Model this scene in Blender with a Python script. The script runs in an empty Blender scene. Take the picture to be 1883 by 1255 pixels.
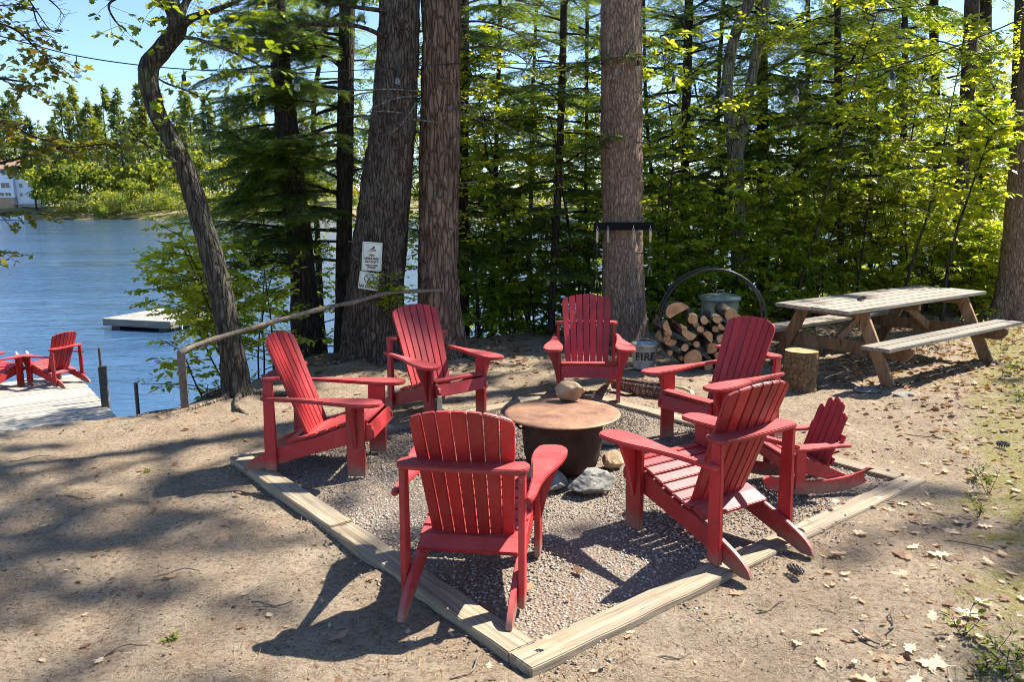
import bpy, bmesh, math, random
import numpy as np
from mathutils import Vector, Matrix

sc = bpy.context.scene
col = sc.collection
R = math.radians

# ------------------------------------------------------------------ camera
CAM_F, CAM_P, CAM_H, CAM_R = 1455.9, R(9.9176), 1.907, R(-.2596)   # focal length in photo pixels, pitch, height, roll
_fw = Vector((0, math.cos(CAM_P), -math.sin(CAM_P)))
_up0 = Vector((0, math.sin(CAM_P), math.cos(CAM_P)))
_rt0 = Vector((1, 0, 0))
_rt = _rt0 * math.cos(CAM_R) + _up0 * math.sin(CAM_R)
_up = _up0 * math.cos(CAM_R) - _rt0 * math.sin(CAM_R)
cam_data = bpy.data.cameras.new('camera')
cam_data.sensor_width = 36
cam_data.lens = CAM_F / 1883 * 36
cam_data.clip_start = .05
cam_data.clip_end = 5000
cam = bpy.data.objects.new('camera', cam_data)
col.objects.link(cam)
cam.matrix_world = Matrix(((_rt.x, _up.x, -_fw.x, 0), (_rt.y, _up.y, -_fw.y, 0), (_rt.z, _up.z, -_fw.z, CAM_H), (0, 0, 0, 1)))
sc.camera = cam

# ------------------------------------------------------------------ sky, sun, exposure
SUN_AZ, SUN_EL = R(29), R(50.5)      # azimuth counted from +X towards +Y
sun_dir = Vector((math.cos(SUN_EL) * math.cos(SUN_AZ), math.cos(SUN_EL) * math.sin(SUN_AZ), math.sin(SUN_EL)))
world = bpy.data.worlds.new('World')
sc.world = world
world.use_nodes = True
wn, wl = world.node_tree.nodes, world.node_tree.links
wn.clear()
w_out = wn.new('ShaderNodeOutputWorld')
w_bg = wn.new('ShaderNodeBackground')
w_sky = wn.new('ShaderNodeTexSky')
w_sky.sky_type = 'NISHITA'
w_sky.sun_disc = False
w_sky.sun_elevation = SUN_EL
w_sky.sun_rotation = R(90) - SUN_AZ
w_sky.altitude = 200
w_sky.air_density = .85
w_sky.dust_density = .25
w_sky.ozone_density = 4.5
w_bg.inputs['Strength'].default_value = .105
wl.new(w_sky.outputs[0], w_bg.inputs[0])
wl.new(w_bg.outputs[0], w_out.inputs[0])

sun_data = bpy.data.lights.new('sun', 'SUN')
sun_data.energy = 5.0
sun_data.angle = R(.53)
sun_data.color = (1, .95, .86)
sun = bpy.data.objects.new('sun', sun_data)
col.objects.link(sun)
sun.rotation_euler = sun_dir.to_track_quat('Z', 'Y').to_euler()
sun.location = (20, 12, 25)

sc.view_settings.view_transform = 'Standard'
sc.view_settings.look = 'None'
sc.view_settings.gamma = 1
sc.view_settings.use_curve_mapping = False
sc.view_settings.exposure = 1.38
sc.render.engine = 'CYCLES'
sc.cycles.use_denoising = True
try:
    sc.cycles.denoiser = 'OPENIMAGEDENOISE'
    sc.cycles.denoising_input_passes = 'RGB_ALBEDO_NORMAL'
except Exception:
    pass
sc.cycles.use_adaptive_sampling = True
sc.cycles.adaptive_threshold = .02
sc.cycles.filter_width = 1.0
sc.cycles.max_bounces = 5
sc.cycles.diffuse_bounces = 4
sc.cycles.glossy_bounces = 2
sc.cycles.transmission_bounces = 4
sc.cycles.transparent_max_bounces = 6
sc.cycles.caustics_reflective = False
sc.cycles.caustics_refractive = False
sc.cycles.sample_clamp_indirect = 4

# ------------------------------------------------------------------ helpers: projection, noise
def ray(px, py):
    return _fw + _rt * ((px - 941.5) / CAM_F) + _up * ((627.5 - py) / CAM_F)

def at(px, py, Y):
    d = ray(px, py)
    return Vector((0, 0, CAM_H)) + d * (Y / d.y)

def on_z(px, py, z=0.0):
    d = ray(px, py)
    return Vector((0, 0, CAM_H)) + d * ((z - CAM_H) / d.z)

def _hash(ix, iy, iz, seed):
    h = (ix.astype(np.int64) * 73856093) ^ (iy.astype(np.int64) * 19349663) ^ (iz.astype(np.int64) * 83492791) ^ (seed * 2654435761 % 4294967296)
    h = h & 0xffffffff
    h = ((h ^ (h >> 16)) * 0x45d9f3b) & 0xffffffff
    h = ((h ^ (h >> 16)) * 0x45d9f3b) & 0xffffffff
    h = h ^ (h >> 16)
    return (h & 0xffffff) / float(0xffffff)

def vnoise(p, seed=0):
    p = np.asarray(p, float)
    i = np.floor(p).astype(np.int64)
    f = p - i
    f = f * f * (3 - 2 * f)
    out = 0
    for dx in (0, 1):
        for dy in (0, 1):
            for dz in (0, 1):
                w = (f[:, 0] if dx else 1 - f[:, 0]) * (f[:, 1] if dy else 1 - f[:, 1]) * (f[:, 2] if dz else 1 - f[:, 2])
                out = out + w * _hash(i[:, 0] + dx, i[:, 1] + dy, i[:, 2] + dz, seed)
    return out * 2 - 1

def fbm(p, seed=0, octv=4, gain=.5):
    p = np.asarray(p, float)
    o, a = 0, 1.0
    for k in range(octv):
        o = o + a * vnoise(p * (2 ** k), seed + k * 17)
        a *= gain
    return o

def worley(p, seed=0):
    p = np.asarray(p, float)
    i = np.floor(p).astype(np.int64)
    f1 = np.full(len(p), 9.)
    f2 = np.full(len(p), 9.)
    for dx in (-1, 0, 1):
        for dy in (-1, 0, 1):
            for dz in (-1, 0, 1):
                c = i + np.array([dx, dy, dz])
                q = np.stack([c[:, k] + _hash(c[:, 0], c[:, 1], c[:, 2], seed + 7 * k + 1) for k in range(3)], 1)
                d = np.linalg.norm(q - p, axis=1)
                m = d < f1
                f2 = np.where(m, f1, np.minimum(f2, d))
                f1 = np.where(m, d, f1)
    return f1, f2

def n2(x, y, s, seed, octv=3):
    x = np.atleast_1d(np.asarray(x, float)); y = np.atleast_1d(np.asarray(y, float))
    return fbm(np.stack([x.ravel() * s, y.ravel() * s, np.zeros(x.size)], 1), seed, octv).reshape(x.shape)

# terrain: level clearing, bank falling to the lake
WATER_Z = -1.6
CX = [-40, -14, -8, -6, -4.4, -3.6, -3.2, -2.95, -2.6, -1.5, 0, 3, 7, 12, 20, 40, 90]
CY = [-30, -3, 3.4, 5.2, 6.55, 7.15, 7.5, 8.3, 10.2, 10.9, 11.8, 13.2, 16.5, 22, 28, 36, 52]
def gh(x, y):
    x = np.asarray(x, float); y = np.asarray(y, float)
    s = (y - np.interp(x, CX, CY)) * .72
    s = s - .1
    h = -.36 * (s + np.sqrt(s * s + .03))
    h = h + .04 * np.exp(-((x - 3.4) ** 2 + (y - 2.2) ** 2) / 1.2)
    return np.maximum(h, -3.2) + .02

def ghs(x, y):
    return float(gh(x, y))

# ------------------------------------------------------------------ helpers: objects
def tag(o, label=None, cat=None, group=None, kind=None):
    if label: o['label'] = label
    if cat: o['category'] = cat
    if group: o['group'] = group
    if kind: o['kind'] = kind
    return o

def empty(name, loc=(0, 0, 0), rz=0.0, label=None, cat=None, group=None, kind=None):
    o = bpy.data.objects.new(name, None)
    o.empty_display_size = .1
    o.location = loc
    o.rotation_euler = (0, 0, rz)
    col.objects.link(o)
    return tag(o, label, cat, group, kind)

def put(name, me, parent=None, loc=None, rot=None):
    o = bpy.data.objects.new(name, me)
    col.objects.link(o)
    if parent is not None: o.parent = parent
    if loc is not None: o.location = loc
    if rot is not None: o.rotation_euler = rot
    return o

def mesh_np(name, V, faces, mat=None, tint=None, smooth=False):
    """faces: list of int arrays (n,3) or (n,4)"""
    me = bpy.data.meshes.new(name)
    V = np.asarray(V, np.float32)
    faces = [np.asarray(f, np.int32) for f in faces if len(f)]
    me.vertices.add(len(V))
    me.vertices.foreach_set('co', V.ravel())
    tot = np.concatenate([np.full(len(f), f.shape[1], np.int32) for f in faces])
    idx = np.concatenate([f.ravel() for f in faces])
    me.loops.add(len(idx))
    me.loops.foreach_set('vertex_index', idx)
    me.polygons.add(len(tot))
    st = np.zeros(len(tot), np.int32)
    st[1:] = np.cumsum(tot)[:-1]
    me.polygons.foreach_set('loop_start', st)
    me.polygons.foreach_set('loop_total', tot)
    if smooth:
        me.polygons.foreach_set('use_smooth', np.ones(len(tot), bool))
    me.update(calc_edges=True)
    if tint is not None:
        a = me.attributes.new('tint', 'FLOAT', 'POINT')
        a.data.foreach_set('value', np.asarray(tint, np.float32))
    if mat is not None: me.materials.append(mat)
    return me

class MB:
    """collects faces, then makes one mesh (with softened edges)"""
    def __init__(self):
        self.bm = bmesh.new()
        self.mi = 0
    def face(self, vs):
        try:
            f = self.bm.faces.new(vs)
            f.material_index = self.mi
            return f
        except ValueError:
            return None
    def box(self, c, s, rot=None):
        M = (rot.to_4x4() if rot is not None else Matrix.Identity(4))
        v = []
        for dz in (-.5, .5):
            for dx, dy in ((-.5, -.5), (.5, -.5), (.5, .5), (-.5, .5)):
                v.append(self.bm.verts.new(Vector(c) + (M @ Vector((dx * s[0], dy * s[1], dz * s[2])))))
        for q in ((3, 2, 1, 0), (4, 5, 6, 7), (0, 1, 5, 4), (1, 2, 6, 5), (2, 3, 7, 6), (3, 0, 4, 7)):
            self.face([v[i] for i in q])
        return self
    def bar(self, a, b, w, t, up=(0, 0, 1)):
        """rectangular bar from a to b; w across, t along up"""
        a, b = Vector(a), Vector(b)
        d = (b - a)
        L = d.length
        y = d.normalized()
        u = Vector(up)
        x = y.cross(u).normalized()
        z = x.cross(y)
        M = Matrix((x, y, z)).transposed()
        return self.box((a + b) / 2, (w, L, t), M)
    def prism(self, pts, h0, h1, f):
        """outline pts (2-D), extruded from h0 to h1; f(u, v, h) gives the 3-D point"""
        n = len(pts)
        lo = [self.bm.verts.new(f(u, v, h0)) for u, v in pts]
        hi = [self.bm.verts.new(f(u, v, h1)) for u, v in pts]
        self.face(lo[::-1])
        self.face(hi)
        for i in range(n):
            j = (i + 1) % n
            self.face([lo[i], lo[j], hi[j], hi[i]])
        return self
    def tube(self, pts, rad, n=10, cap=True):
        pts = [Vector(p) for p in pts]
        if not hasattr(rad, '__len__'): rad = [rad] * len(pts)
        rings, ref = [], None
        for i, p in enumerate(pts):
            d = (pts[min(i + 1, len(pts) - 1)] - pts[max(i - 1, 0)]).normalized()
            if ref is None:
                ref = d.orthogonal().normalized()
            ref = (ref - d * ref.dot(d)).normalized()
            b = d.cross(ref)
            rings.append([self.bm.verts.new(p + (ref * math.cos(2 * math.pi * k / n) + b * math.sin(2 * math.pi * k / n)) * rad[i]) for k in range(n)])
        for a, b in zip(rings, rings[1:]):
            for k in range(n):
                self.face([a[k], a[(k + 1) % n], b[(k + 1) % n], b[k]])
        if cap:
            self.face(rings[0][::-1])
            self.face(rings[-1])
        return self
    def lathe(self, prof, n=32, c=(0, 0, 0)):
        c = Vector(c)
        rings = []
        for r, z in prof:
            if r < 1e-5:
                rings.append([self.bm.verts.new(c + Vector((0, 0, z)))])
            else:
                rings.append([self.bm.verts.new(c + Vector((r * math.cos(2 * math.pi * k / n), r * math.sin(2 * math.pi * k / n), z))) for k in range(n)])
        for a, b in zip(rings, rings[1:]):
            for k in range(n):
                j = (k + 1) % n
                if len(a) == 1 and len(b) == 1: continue
                if len(a) == 1: self.face([a[0], b[j], b[k]])
                elif len(b) == 1: self.face([a[k], a[j], b[0]])
                else: self.face([a[k], a[j], b[j], b[k]])
        return self
    def mesh(self, name, mats, bevel=0.0, seg=1, smooth=False, angle=35):
        bm = self.bm
        bmesh.ops.recalc_face_normals(bm, faces=bm.faces)
        if bevel > 0:
            es = [e for e in bm.edges if len(e.link_faces) == 2 and e.calc_face_angle(0) > R(30)]
            bmesh.ops.bevel(bm, geom=es, offset=bevel, segments=seg, affect='EDGES', clamp_overlap=True)
        if smooth:
            for f in bm.faces: f.smooth = True
            for e in bm.edges:
                if len(e.link_faces) == 2 and e.calc_face_angle(0) > R(angle): e.smooth = False
        me = bpy.data.meshes.new(name)
        bm.to_mesh(me)
        bm.free()
        for m in (mats if isinstance(mats, (list, tuple)) else [mats]): me.materials.append(m)
        return me

def arc(cx, cy, r, a0, a1, n):
    return [(cx + r * math.cos(R(a0 + (a1 - a0) * i / n)), cy + r * math.sin(R(a0 + (a1 - a0) * i / n))) for i in range(n + 1)]

def smooth_line(pts, n=8):
    """Catmull-Rom through 2-D or 3-D points"""
    P = [np.array(p, float) for p in pts]
    P = [2 * P[0] - P[1]] + P + [2 * P[-1] - P[-2]]
    out = []
    for i in range(1, len(P) - 2):
        for k in range(n):
            t = k / n
            out.append(.5 * ((2 * P[i]) + (-P[i - 1] + P[i + 1]) * t + (2 * P[i - 1] - 5 * P[i] + 4 * P[i + 1] - P[i + 2]) * t * t + (-P[i - 1] + 3 * P[i] - 3 * P[i + 1] + P[i + 2]) * t ** 3))
    out.append(P[-2])
    return out

# ------------------------------------------------------------------ materials
class NT:
    def __init__(self, name):
        self.m = bpy.data.materials.new(name)
        self.m.use_nodes = True
        self.t = self.m.node_tree
        self.t.nodes.clear()
        self.out = self.t.nodes.new('ShaderNodeOutputMaterial')
        self.b = self.t.nodes.new('ShaderNodeBsdfPrincipled')
        self.t.links.new(self.b.outputs[0], self.out.inputs[0])
        self.tc = self.t.nodes.new('ShaderNodeTexCoord')
        self.oi = None
    def new(self, typ, **kw):
        n = self.t.nodes.new(typ)
        for k, v in kw.items(): setattr(n, k, v)
        return n
    def link(self, a, b): self.t.links.new(a, b)
    def set(self, n, **kw):
        for k, v in kw.items(): n.inputs[k.replace('_', ' ')].default_value = v
    def coords(self, kind='Object', scale=(1, 1, 1), shift=False):
        mp = self.new('ShaderNodeMapping')
        mp.inputs['Scale'].default_value = scale
        self.link(self.tc.outputs[kind], mp.inputs['Vector'])
        if shift:
            if self.oi is None: self.oi = self.new('ShaderNodeObjectInfo')
            ml = self.new('ShaderNodeMath', operation='MULTIPLY')
            ml.inputs[1].default_value = 37.0
            self.link(self.oi.outputs['Random'], ml.inputs[0])
            self.link(ml.outputs[0], mp.inputs['Location'])
        return mp.outputs[0]
    def noise(self, vec, scale=5, detail=4, rough=.55, dist=0):
        n = self.new('ShaderNodeTexNoise')
        self.set(n, Scale=scale, Detail=detail, Roughness=rough, Distortion=dist)
        self.link(vec, n.inputs['Vector'])
        return n.outputs['Fac']
    def voro(self, vec, scale=5, feature='F1', rand=1):
        n = self.new('ShaderNodeTexVoronoi', feature=feature)
        self.set(n, Scale=scale, Randomness=rand)
        self.link(vec, n.inputs['Vector'])
        return n
    def ramp(self, fac, stops):
        n = self.new('ShaderNodeValToRGB')
        e = n.color_ramp.elements
        while len(e) < len(stops): e.new(.5)
        for el, (p, c) in zip(e, stops):
            el.position = p
            el.color = (c, c, c, 1) if not hasattr(c, '__len__') else (*c, 1)
        self.link(fac, n.inputs[0])
        return n.outputs[0]
    def mix(self, fac, a, b, mode='MIX'):
        n = self.new('ShaderNodeMix', data_type='RGBA', blend_type=mode)
        for s, v in ((n.inputs[0], fac), (n.inputs[6], a), (n.inputs[7], b)):
            if isinstance(v, (int, float)): s.default_value = v
            elif hasattr(v, '__len__'): s.default_value = (*v, 1)
            else: self.link(v, s)
        return n.outputs[2]
    def math(self, op, a, b=None):
        n = self.new('ShaderNodeMath', operation=op)
        for s, v in zip(n.inputs, (a, b)):
            if v is None: continue
            if isinstance(v, (int, float)): s.default_value = v
            else: self.link(v, s)
        return n.outputs[0]
    def bump(self, h, strength=.3, dist=.01, normal=None):
        n = self.new('ShaderNodeBump')
        self.set(n, Strength=strength, Distance=dist)
        self.link(h, n.inputs['Height'])
        if normal is not None: self.link(normal, n.inputs['Normal'])
        return n.outputs[0]
    def fin(self, color=None, rough=None, normal=None, metal=None, spec=None):
        for key, v in (('Base Color', color), ('Roughness', rough), ('Normal', normal), ('Metallic', metal), ('Specular IOR Level', spec)):
            if v is None: continue
            s = self.b.inputs[key]
            if isinstance(v, (int, float)): s.default_value = v
            elif hasattr(v, '__len__'): s.default_value = (*v, 1)
            else: self.link(v, s)
        return self.m

def mat_simple(name, color, rough=.6, metal=0, var=.25, scale=12, spec=.5, bump=.1):
    t = NT(name)
    c = t.coords(shift=True)
    n = t.noise(c, scale, 5)
    dark = tuple(x * (1 - var) for x in color)
    lite = tuple(min(1, x * (1 + var)) for x in color)
    k = t.ramp(n, [(.3, dark), (.7, lite)])
    return t.fin(k, rough, t.bump(t.noise(c, scale * 6, 4), bump, .004), metal, spec)

def mat_red_paint():
    t = NT('red_painted_wood')
    c = t.coords(shift=True)
    big = t.noise(c, 3.5, 5, .6)
    fine = t.noise(c, 38, 6, .65)
    k = t.ramp(big, [(.25, (.22, .007, .008)), (.5, (.35, .011, .012)), (.78, (.45, .024, .024))])
    k = t.mix(t.ramp(fine, [(.52, 0), (.8, .45)]), k, (.46, .055, .05))
    # thin spots and scuffs where the paint has worn to the wood
    v = t.noise(t.coords(scale=(2.2, 2.2, .6), shift=True), 14, 8, .7)
    k = t.mix(t.ramp(v, [(.65, 0), (.70, .8)]), k, (.27, .13, .085))
    speck = t.noise(c, 120, 3)
    k = t.mix(t.ramp(speck, [(.66, 0), (.8, .5)]), k, (.16, .012, .015))
    # every board has aged differently; sun-bleached, chalky patches
    chalk = t.noise(t.coords(scale=(1, 1, .5), shift=True), 6, 7, .7)
    k = t.mix(t.ramp(chalk, [(.52, 0), (.75, .32)]), k, (.50, .085, .08))
    # up-facing boards paler: bleaching, plus some sunlit pink painted into the colour
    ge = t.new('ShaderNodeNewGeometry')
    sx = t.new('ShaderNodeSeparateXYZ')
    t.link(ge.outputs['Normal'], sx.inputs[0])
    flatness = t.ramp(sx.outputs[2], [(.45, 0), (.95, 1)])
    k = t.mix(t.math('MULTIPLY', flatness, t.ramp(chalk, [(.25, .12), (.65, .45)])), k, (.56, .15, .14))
    hv = t.new('ShaderNodeHueSaturation')
    t.link(k, hv.inputs['Color'])
    t.link(t.math('ADD', t.math('MULTIPLY', t.oi.outputs['Random'], .5), .74), hv.inputs['Value'])
    k = hv.outputs[0]
    # dirt splashed on the feet
    oz = t.new('ShaderNodeSeparateXYZ')
    t.link(t.tc.outputs['Object'], oz.inputs[0])
    low = t.ramp(t.math('ADD', oz.outputs[2], t.math('MULTIPLY', t.math('SUBTRACT', t.noise(c, 22, 5, .65), .5), .16)), [(.03, .7), (.11, 0)])
    k = t.mix(low, k, (.24, .17, .115))
    h = t.mix(.5, t.noise(t.coords(scale=(1, 1, .15), shift=True), 90, 5), fine)
    r = t.ramp(big, [(.3, .46), (.7, .66)])
    return t.fin(k, r, t.bump(h, .35, .004), spec=.6)

def mat_timber(name, a, b, grain=(1, 1, 1), spec=.3, cracks=True, moss=None):
    """weathered bare timber; grain: coordinate scale, small along the grain"""
    t = NT(name)
    c = t.coords(scale=grain, shift=True)
    g = t.noise(c, 26, 8, .65, .6)
    big = t.noise(t.coords(shift=True), 2.6, 5)
    k = t.ramp(g, [(.30, tuple(x * .5 for x in a)), (.46, a), (.68, b)])
    k = t.mix(t.ramp(big, [(.35, .0), (.7, .35)]), k, tuple(.5 * x + .5 * y for x, y in zip(a, (.25, .25, .24))))
    if moss:
        k = t.mix(t.ramp(t.noise(t.coords(shift=True), 5, 6, .7), [(.55, 0), (.7, .7)]), k, moss)
    if cracks:
        cr = t.noise(c, 60, 3, .5)
        k = t.mix(t.ramp(cr, [(.30, .8), (.36, 0)]), k, tuple(x * .25 for x in a))
    hv = t.new('ShaderNodeHueSaturation')
    t.link(k, hv.inputs['Color'])
    t.link(t.math('ADD', t.math('MULTIPLY', t.oi.outputs['Random'], .45), .75), hv.inputs['Value'])
    return t.fin(hv.outputs[0], .8, t.bump(g, .6, .005), spec=spec)

def mat_bark(name, dark, mid, lite, lichen=None, sc_=(1, 1, .16), scale=16, amt=.5, vs=1.1, crev=.85):
    t = NT(name)
    c = t.coords(scale=sc_, shift=True)
    warp = t.new('ShaderNodeTexNoise')
    t.set(warp, Scale=9, Detail=3)
    t.link(c, warp.inputs['Vector'])
    cw = t.new('ShaderNodeVectorMath', operation='MULTIPLY_ADD')
    t.link(warp.outputs['Color'], cw.inputs[0])
    cw.inputs[1].default_value = (.10, .10, .10)
    t.link(c, cw.inputs[2])
    c2 = cw.outputs[0]
    n1 = t.noise(c2, scale * 1.1, 7, .7, .5)
    v = t.voro(c2, scale * vs, 'DISTANCE_TO_EDGE')
    k = t.ramp(n1, [(.28, dark), (.5, mid), (.72, lite)])
    edge = t.ramp(v.outputs['Distance'], [(.0, 1 - crev), (.05, .6), (.16, 1)])
    k = t.mix(edge, tuple(.7 * a for a in dark), k)
    k = t.mix(t.ramp(t.noise(t.coords(shift=True), 2.2, 5, .6), [(.3, .45), (.6, 0)]), k, t.mix(1, k, (.55, .52, .5), 'MULTIPLY'))
    if lichen:
        k = t.mix(t.ramp(t.noise(t.coords(shift=True), 3.2, 7, .7), [(.52, 0), (.66, amt)]), k, lichen)
    h = t.mix(.45, edge, n1)
    return t.fin(k, .9, t.bump(h, 1.0, .04), spec=.2)

def mat_leaf(name, stops, trans=.45, rough=.45, spec=.4):
    t = NT(name)
    a = t.new('ShaderNodeAttribute', attribute_name='tint')
    k = t.ramp(a.outputs['Fac'], stops)
    c = t.noise(t.coords(), 1.3, 3)
    k = t.mix(t.ramp(c, [(.3, .0), (.7, .35)]), k, t.mix(1, k, (.75, .62, .5), 'MULTIPLY'))
    t.fin(k, rough, spec=spec)
    tr = t.new('ShaderNodeBsdfTranslucent')
    t.link(t.mix(1, k, (2.5, 2.15, .6), 'MULTIPLY'), tr.inputs['Color'])
    ms = t.new('ShaderNodeMixShader')
    ms.inputs[0].default_value = trans
    t.link(t.b.outputs[0], ms.inputs[1])
    t.link(tr.outputs[0], ms.inputs[2])
    t.link(ms.outputs[0], t.out.inputs[0])
    return t.m

# ================================================================== MATERIAL SET
M = {}
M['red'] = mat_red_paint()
M['pine_bark'] = mat_bark('pine_bark', (.032, .023, .018), (.115, .082, .062), (.23, .175, .135), (.20, .18, .15), sc_=(1, 1, .2), scale=23, amt=.4)
M['pine_bark_brown'] = mat_bark('pine_bark_brown', (.05, .03, .02), (.20, .125, .085), (.37, .255, .18), (.28, .22, .16), sc_=(1, 1, .19), scale=16, amt=.4)
M['pine_bark_red'] = mat_bark('pine_bark_reddish', (.08, .048, .032), (.31, .205, .145), (.50, .37, .28), (.33, .18, .12), sc_=(1, 1, .33), scale=26, amt=.5, vs=1.0, crev=.5)
M['oak_bark'] = mat_bark('oak_bark', (.028, .023, .018), (.085, .07, .055), (.17, .15, .12), (.15, .17, .09), scale=22, amt=.6)
M['dark_bark'] = mat_bark('dark_bark', (.02, .015, .012), (.06, .045, .035), (.11, .088, .07), (.10, .11, .075), scale=20, amt=.3)
M['grey_bark'] = mat_bark('grey_bark', (.10, .09, .075), (.22, .20, .17), (.36, .34, .30), (.26, .32, .18), scale=20, amt=.5)
M['log_bark'] = mat_bark('log_bark', (.06, .042, .03), (.20, .145, .105), (.36, .28, .21), (.42, .38, .30), scale=24, amt=.6)
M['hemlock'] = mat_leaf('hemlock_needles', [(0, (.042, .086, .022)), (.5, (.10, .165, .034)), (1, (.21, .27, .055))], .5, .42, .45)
M['pine'] = mat_leaf('pine_needles', [(0, (.04, .075, .02)), (.5, (.075, .125, .03)), (1, (.12, .16, .04))], .3, .4, .5)
M['leaf'] = mat_leaf('spring_leaves', [(0, (.11, .19, .022)), (.5, (.20, .285, .034)), (1, (.33, .37, .05))], .6, .36, .5)
M['oak_leaf'] = mat_leaf('young_oak_leaves', [(0, (.085, .135, .018)), (.5, (.14, .205, .026)), (1, (.22, .25, .035))], .55, .45, .35)
M['maple_leaf'] = mat_leaf('bronze_maple_leaves', [(0, (.075, .105, .016)), (.55, (.15, .145, .024)), (1, (.25, .16, .03))], .5, .45, .35)
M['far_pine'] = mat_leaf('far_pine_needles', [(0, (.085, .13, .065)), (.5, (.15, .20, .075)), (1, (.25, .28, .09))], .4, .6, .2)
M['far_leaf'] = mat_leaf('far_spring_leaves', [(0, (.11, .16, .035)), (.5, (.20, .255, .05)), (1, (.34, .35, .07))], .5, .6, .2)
M['dry_leaf'] = mat_leaf('dry_oak_leaves', [(0, (.33, .23, .14)), (.5, (.48, .36, .24)), (1, (.62, .52, .38))], .18, .6, .3)
M['brown_leaf'] = mat_leaf('brown_leaf_litter', [(0, (.12, .06, .03)), (.5, (.24, .14, .075)), (1, (.42, .31, .2))], .15, .7, .25)
M['sprout'] = mat_leaf('sprout_leaves', [(0, (.10, .16, .02)), (1, (.2, .24, .04))], .4, .5, .3)
M['gravel'] = mat_leaf('gravel_stone', [(0, (.09, .075, .056)), (.4, (.225, .19, .142)), (.75, (.37, .32, .25)), (1, (.62, .56, .48))], 0.0, .75, .3)
M['chips'] = mat_leaf('ground_debris', [(0, (.05, .035, .025)), (.5, (.17, .115, .08)), (1, (.40, .32, .25))], 0.0, .85, .2)
M['needle_litter'] = mat_leaf('needle_litter', [(0, (.12, .06, .03)), (.6, (.30, .18, .10)), (1, (.46, .34, .21))], 0.05, .7, .25)
M['border'] = mat_timber('border_timber', (.25, .19, .12), (.42, .345, .235), (1.6, .05, 1.6), moss=(.20, .15, .10))
M['grey_wood'] = mat_timber('grey_weathered_wood', (.22, .185, .14), (.39, .335, .265), (.05, 1.4, 1.4))
M['deck_wood'] = mat_timber('deck_wood', (.33, .30, .25), (.50, .46, .40), (1.4, .06, 1.4))
M['dark_wood'] = mat_timber('dark_wet_wood', (.10, .08, .065), (.2, .17, .14), (1, 1, 1))
M['table_wood'] = mat_timber('picnic_frame_wood', (.22, .115, .05), (.35, .205, .095), (1.3, .5, .12))
M['cut_wood'] = mat_timber('cut_wood', (.42, .24, .11), (.62, .42, .24), (1, 1, 1))
M['pale_wood'] = mat_timber('pale_wood', (.55, .42, .26), (.66, .53, .36), (1, 1, 1))
M['branch_wood'] = mat_timber('branch_wood', (.12, .09, .062), (.23, .18, .13), (1, 1, 1))
M['stone'] = mat_simple('granite_stone', (.22, .21, .18), .85, 0, .35, 9, .3, .5)
M['tan_stone'] = mat_simple('tan_stone', (.36, .25, .14), .8, 0, .4, 9, .35, .4)
M['black_metal'] = mat_simple('black_metal', (.012, .012, .013), .45, .0, .3, 20)
M['black_plastic'] = mat_simple('black_plastic', (.015, .015, .016), .5, 0, .2, 20)
M['rack_black'] = mat_simple('rack_black_paint', (.006, .006, .006), .85, 0, .2, 20, .2)
M['steel'] = mat_simple('steel', (.5, .5, .5), .35, 1, .2, 20)
M['white_paint'] = mat_simple('white_paint', (.75, .76, .77), .5, 0, .06, 6)
M['house_white'] = mat_simple('house_siding', (.84, .85, .88), .6, 0, .05, 1)
M['tan_brick'] = mat_simple('tan_brick', (.50, .30, .19), .8, 0, .15, 2)
M['roof'] = mat_simple('roof_shingle', (.27, .16, .11), .85, 0, .2, 2)
M['window_glass'] = mat_simple('window_glass', (.02, .03, .04), .1, 0, .2, 2, .6, 0)
M['sign_face'] = mat_simple('sign_face', (.72, .72, .60), .45, 0, .1, 9, .4, .03)
M['ink_brown'] = mat_simple('ink_brown', (.13, .045, .03), .6, 0, .1, 9)
M['ink_black'] = mat_simple('ink_black', (.018, .018, .018), .6, 0, .1, 9)

def m_galv(name, tone, green=.0):
    t = NT(name)
    c = t.coords(shift=True)
    n = t.noise(c, 6, 6, .6)
    v = t.voro(c, 26)
    k = t.ramp(n, [(.3, tuple(x * .6 for x in tone)), (.7, tone)])
    k = t.mix(t.ramp(t.noise(c, 4, 6, .7), [(.55, 0), (.7, .6)]), k, (.33, .27, .18))
    return t.fin(k, t.ramp(v.outputs['Distance'], [(.0, .35), (.8, .6)]), t.bump(n, .15, .01), .75)
M['galv'] = m_galv('galvanised_steel', (.62, .66, .62))
M['can'] = m_galv('old_galvanised_can', (.30, .36, .30))
M['stump_bark'] = mat_bark('stump_bark', (.07, .04, .02), (.21, .135, .065), (.34, .24, .13), (.14, .085, .04), sc_=(1, 1, .8), scale=20, amt=.5, crev=.4)
M['dark_steel'] = mat_simple('dark_steel', (.12, .115, .11), .45, .8, .3, 20)

def m_rust():
    t = NT('rusted_steel')
    c = t.coords(shift=True)
    n = t.noise(c, 5, 8, .65, .5)
    f = t.noise(c, 60, 6, .7)
    k = t.ramp(n, [(.30, (.13, .06, .04)), (.48, (.27, .14, .085)), (.72, (.42, .23, .125))])
    k = t.mix(t.ramp(f, [(.48, 0), (.7, .6)]), k, (.16, .08, .055))
    return t.fin(k, t.ramp(n, [(.3, .5), (.7, .75)]), t.bump(f, .3, .003), .25, .4)
M['rust'] = m_rust()
M['burnt'] = mat_simple('burnt_rusty_iron', (.05, .022, .014), .75, .3, .5, 9, .4, .4)

def m_glass_bulb():
    t = NT('bulb_glass')
    t.b.inputs['Transmission Weight'].default_value = .85
    t.b.inputs['IOR'].default_value = 1.25
    return t.fin((.95, .95, .92), .06)
M['bulb'] = m_glass_bulb()

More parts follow.
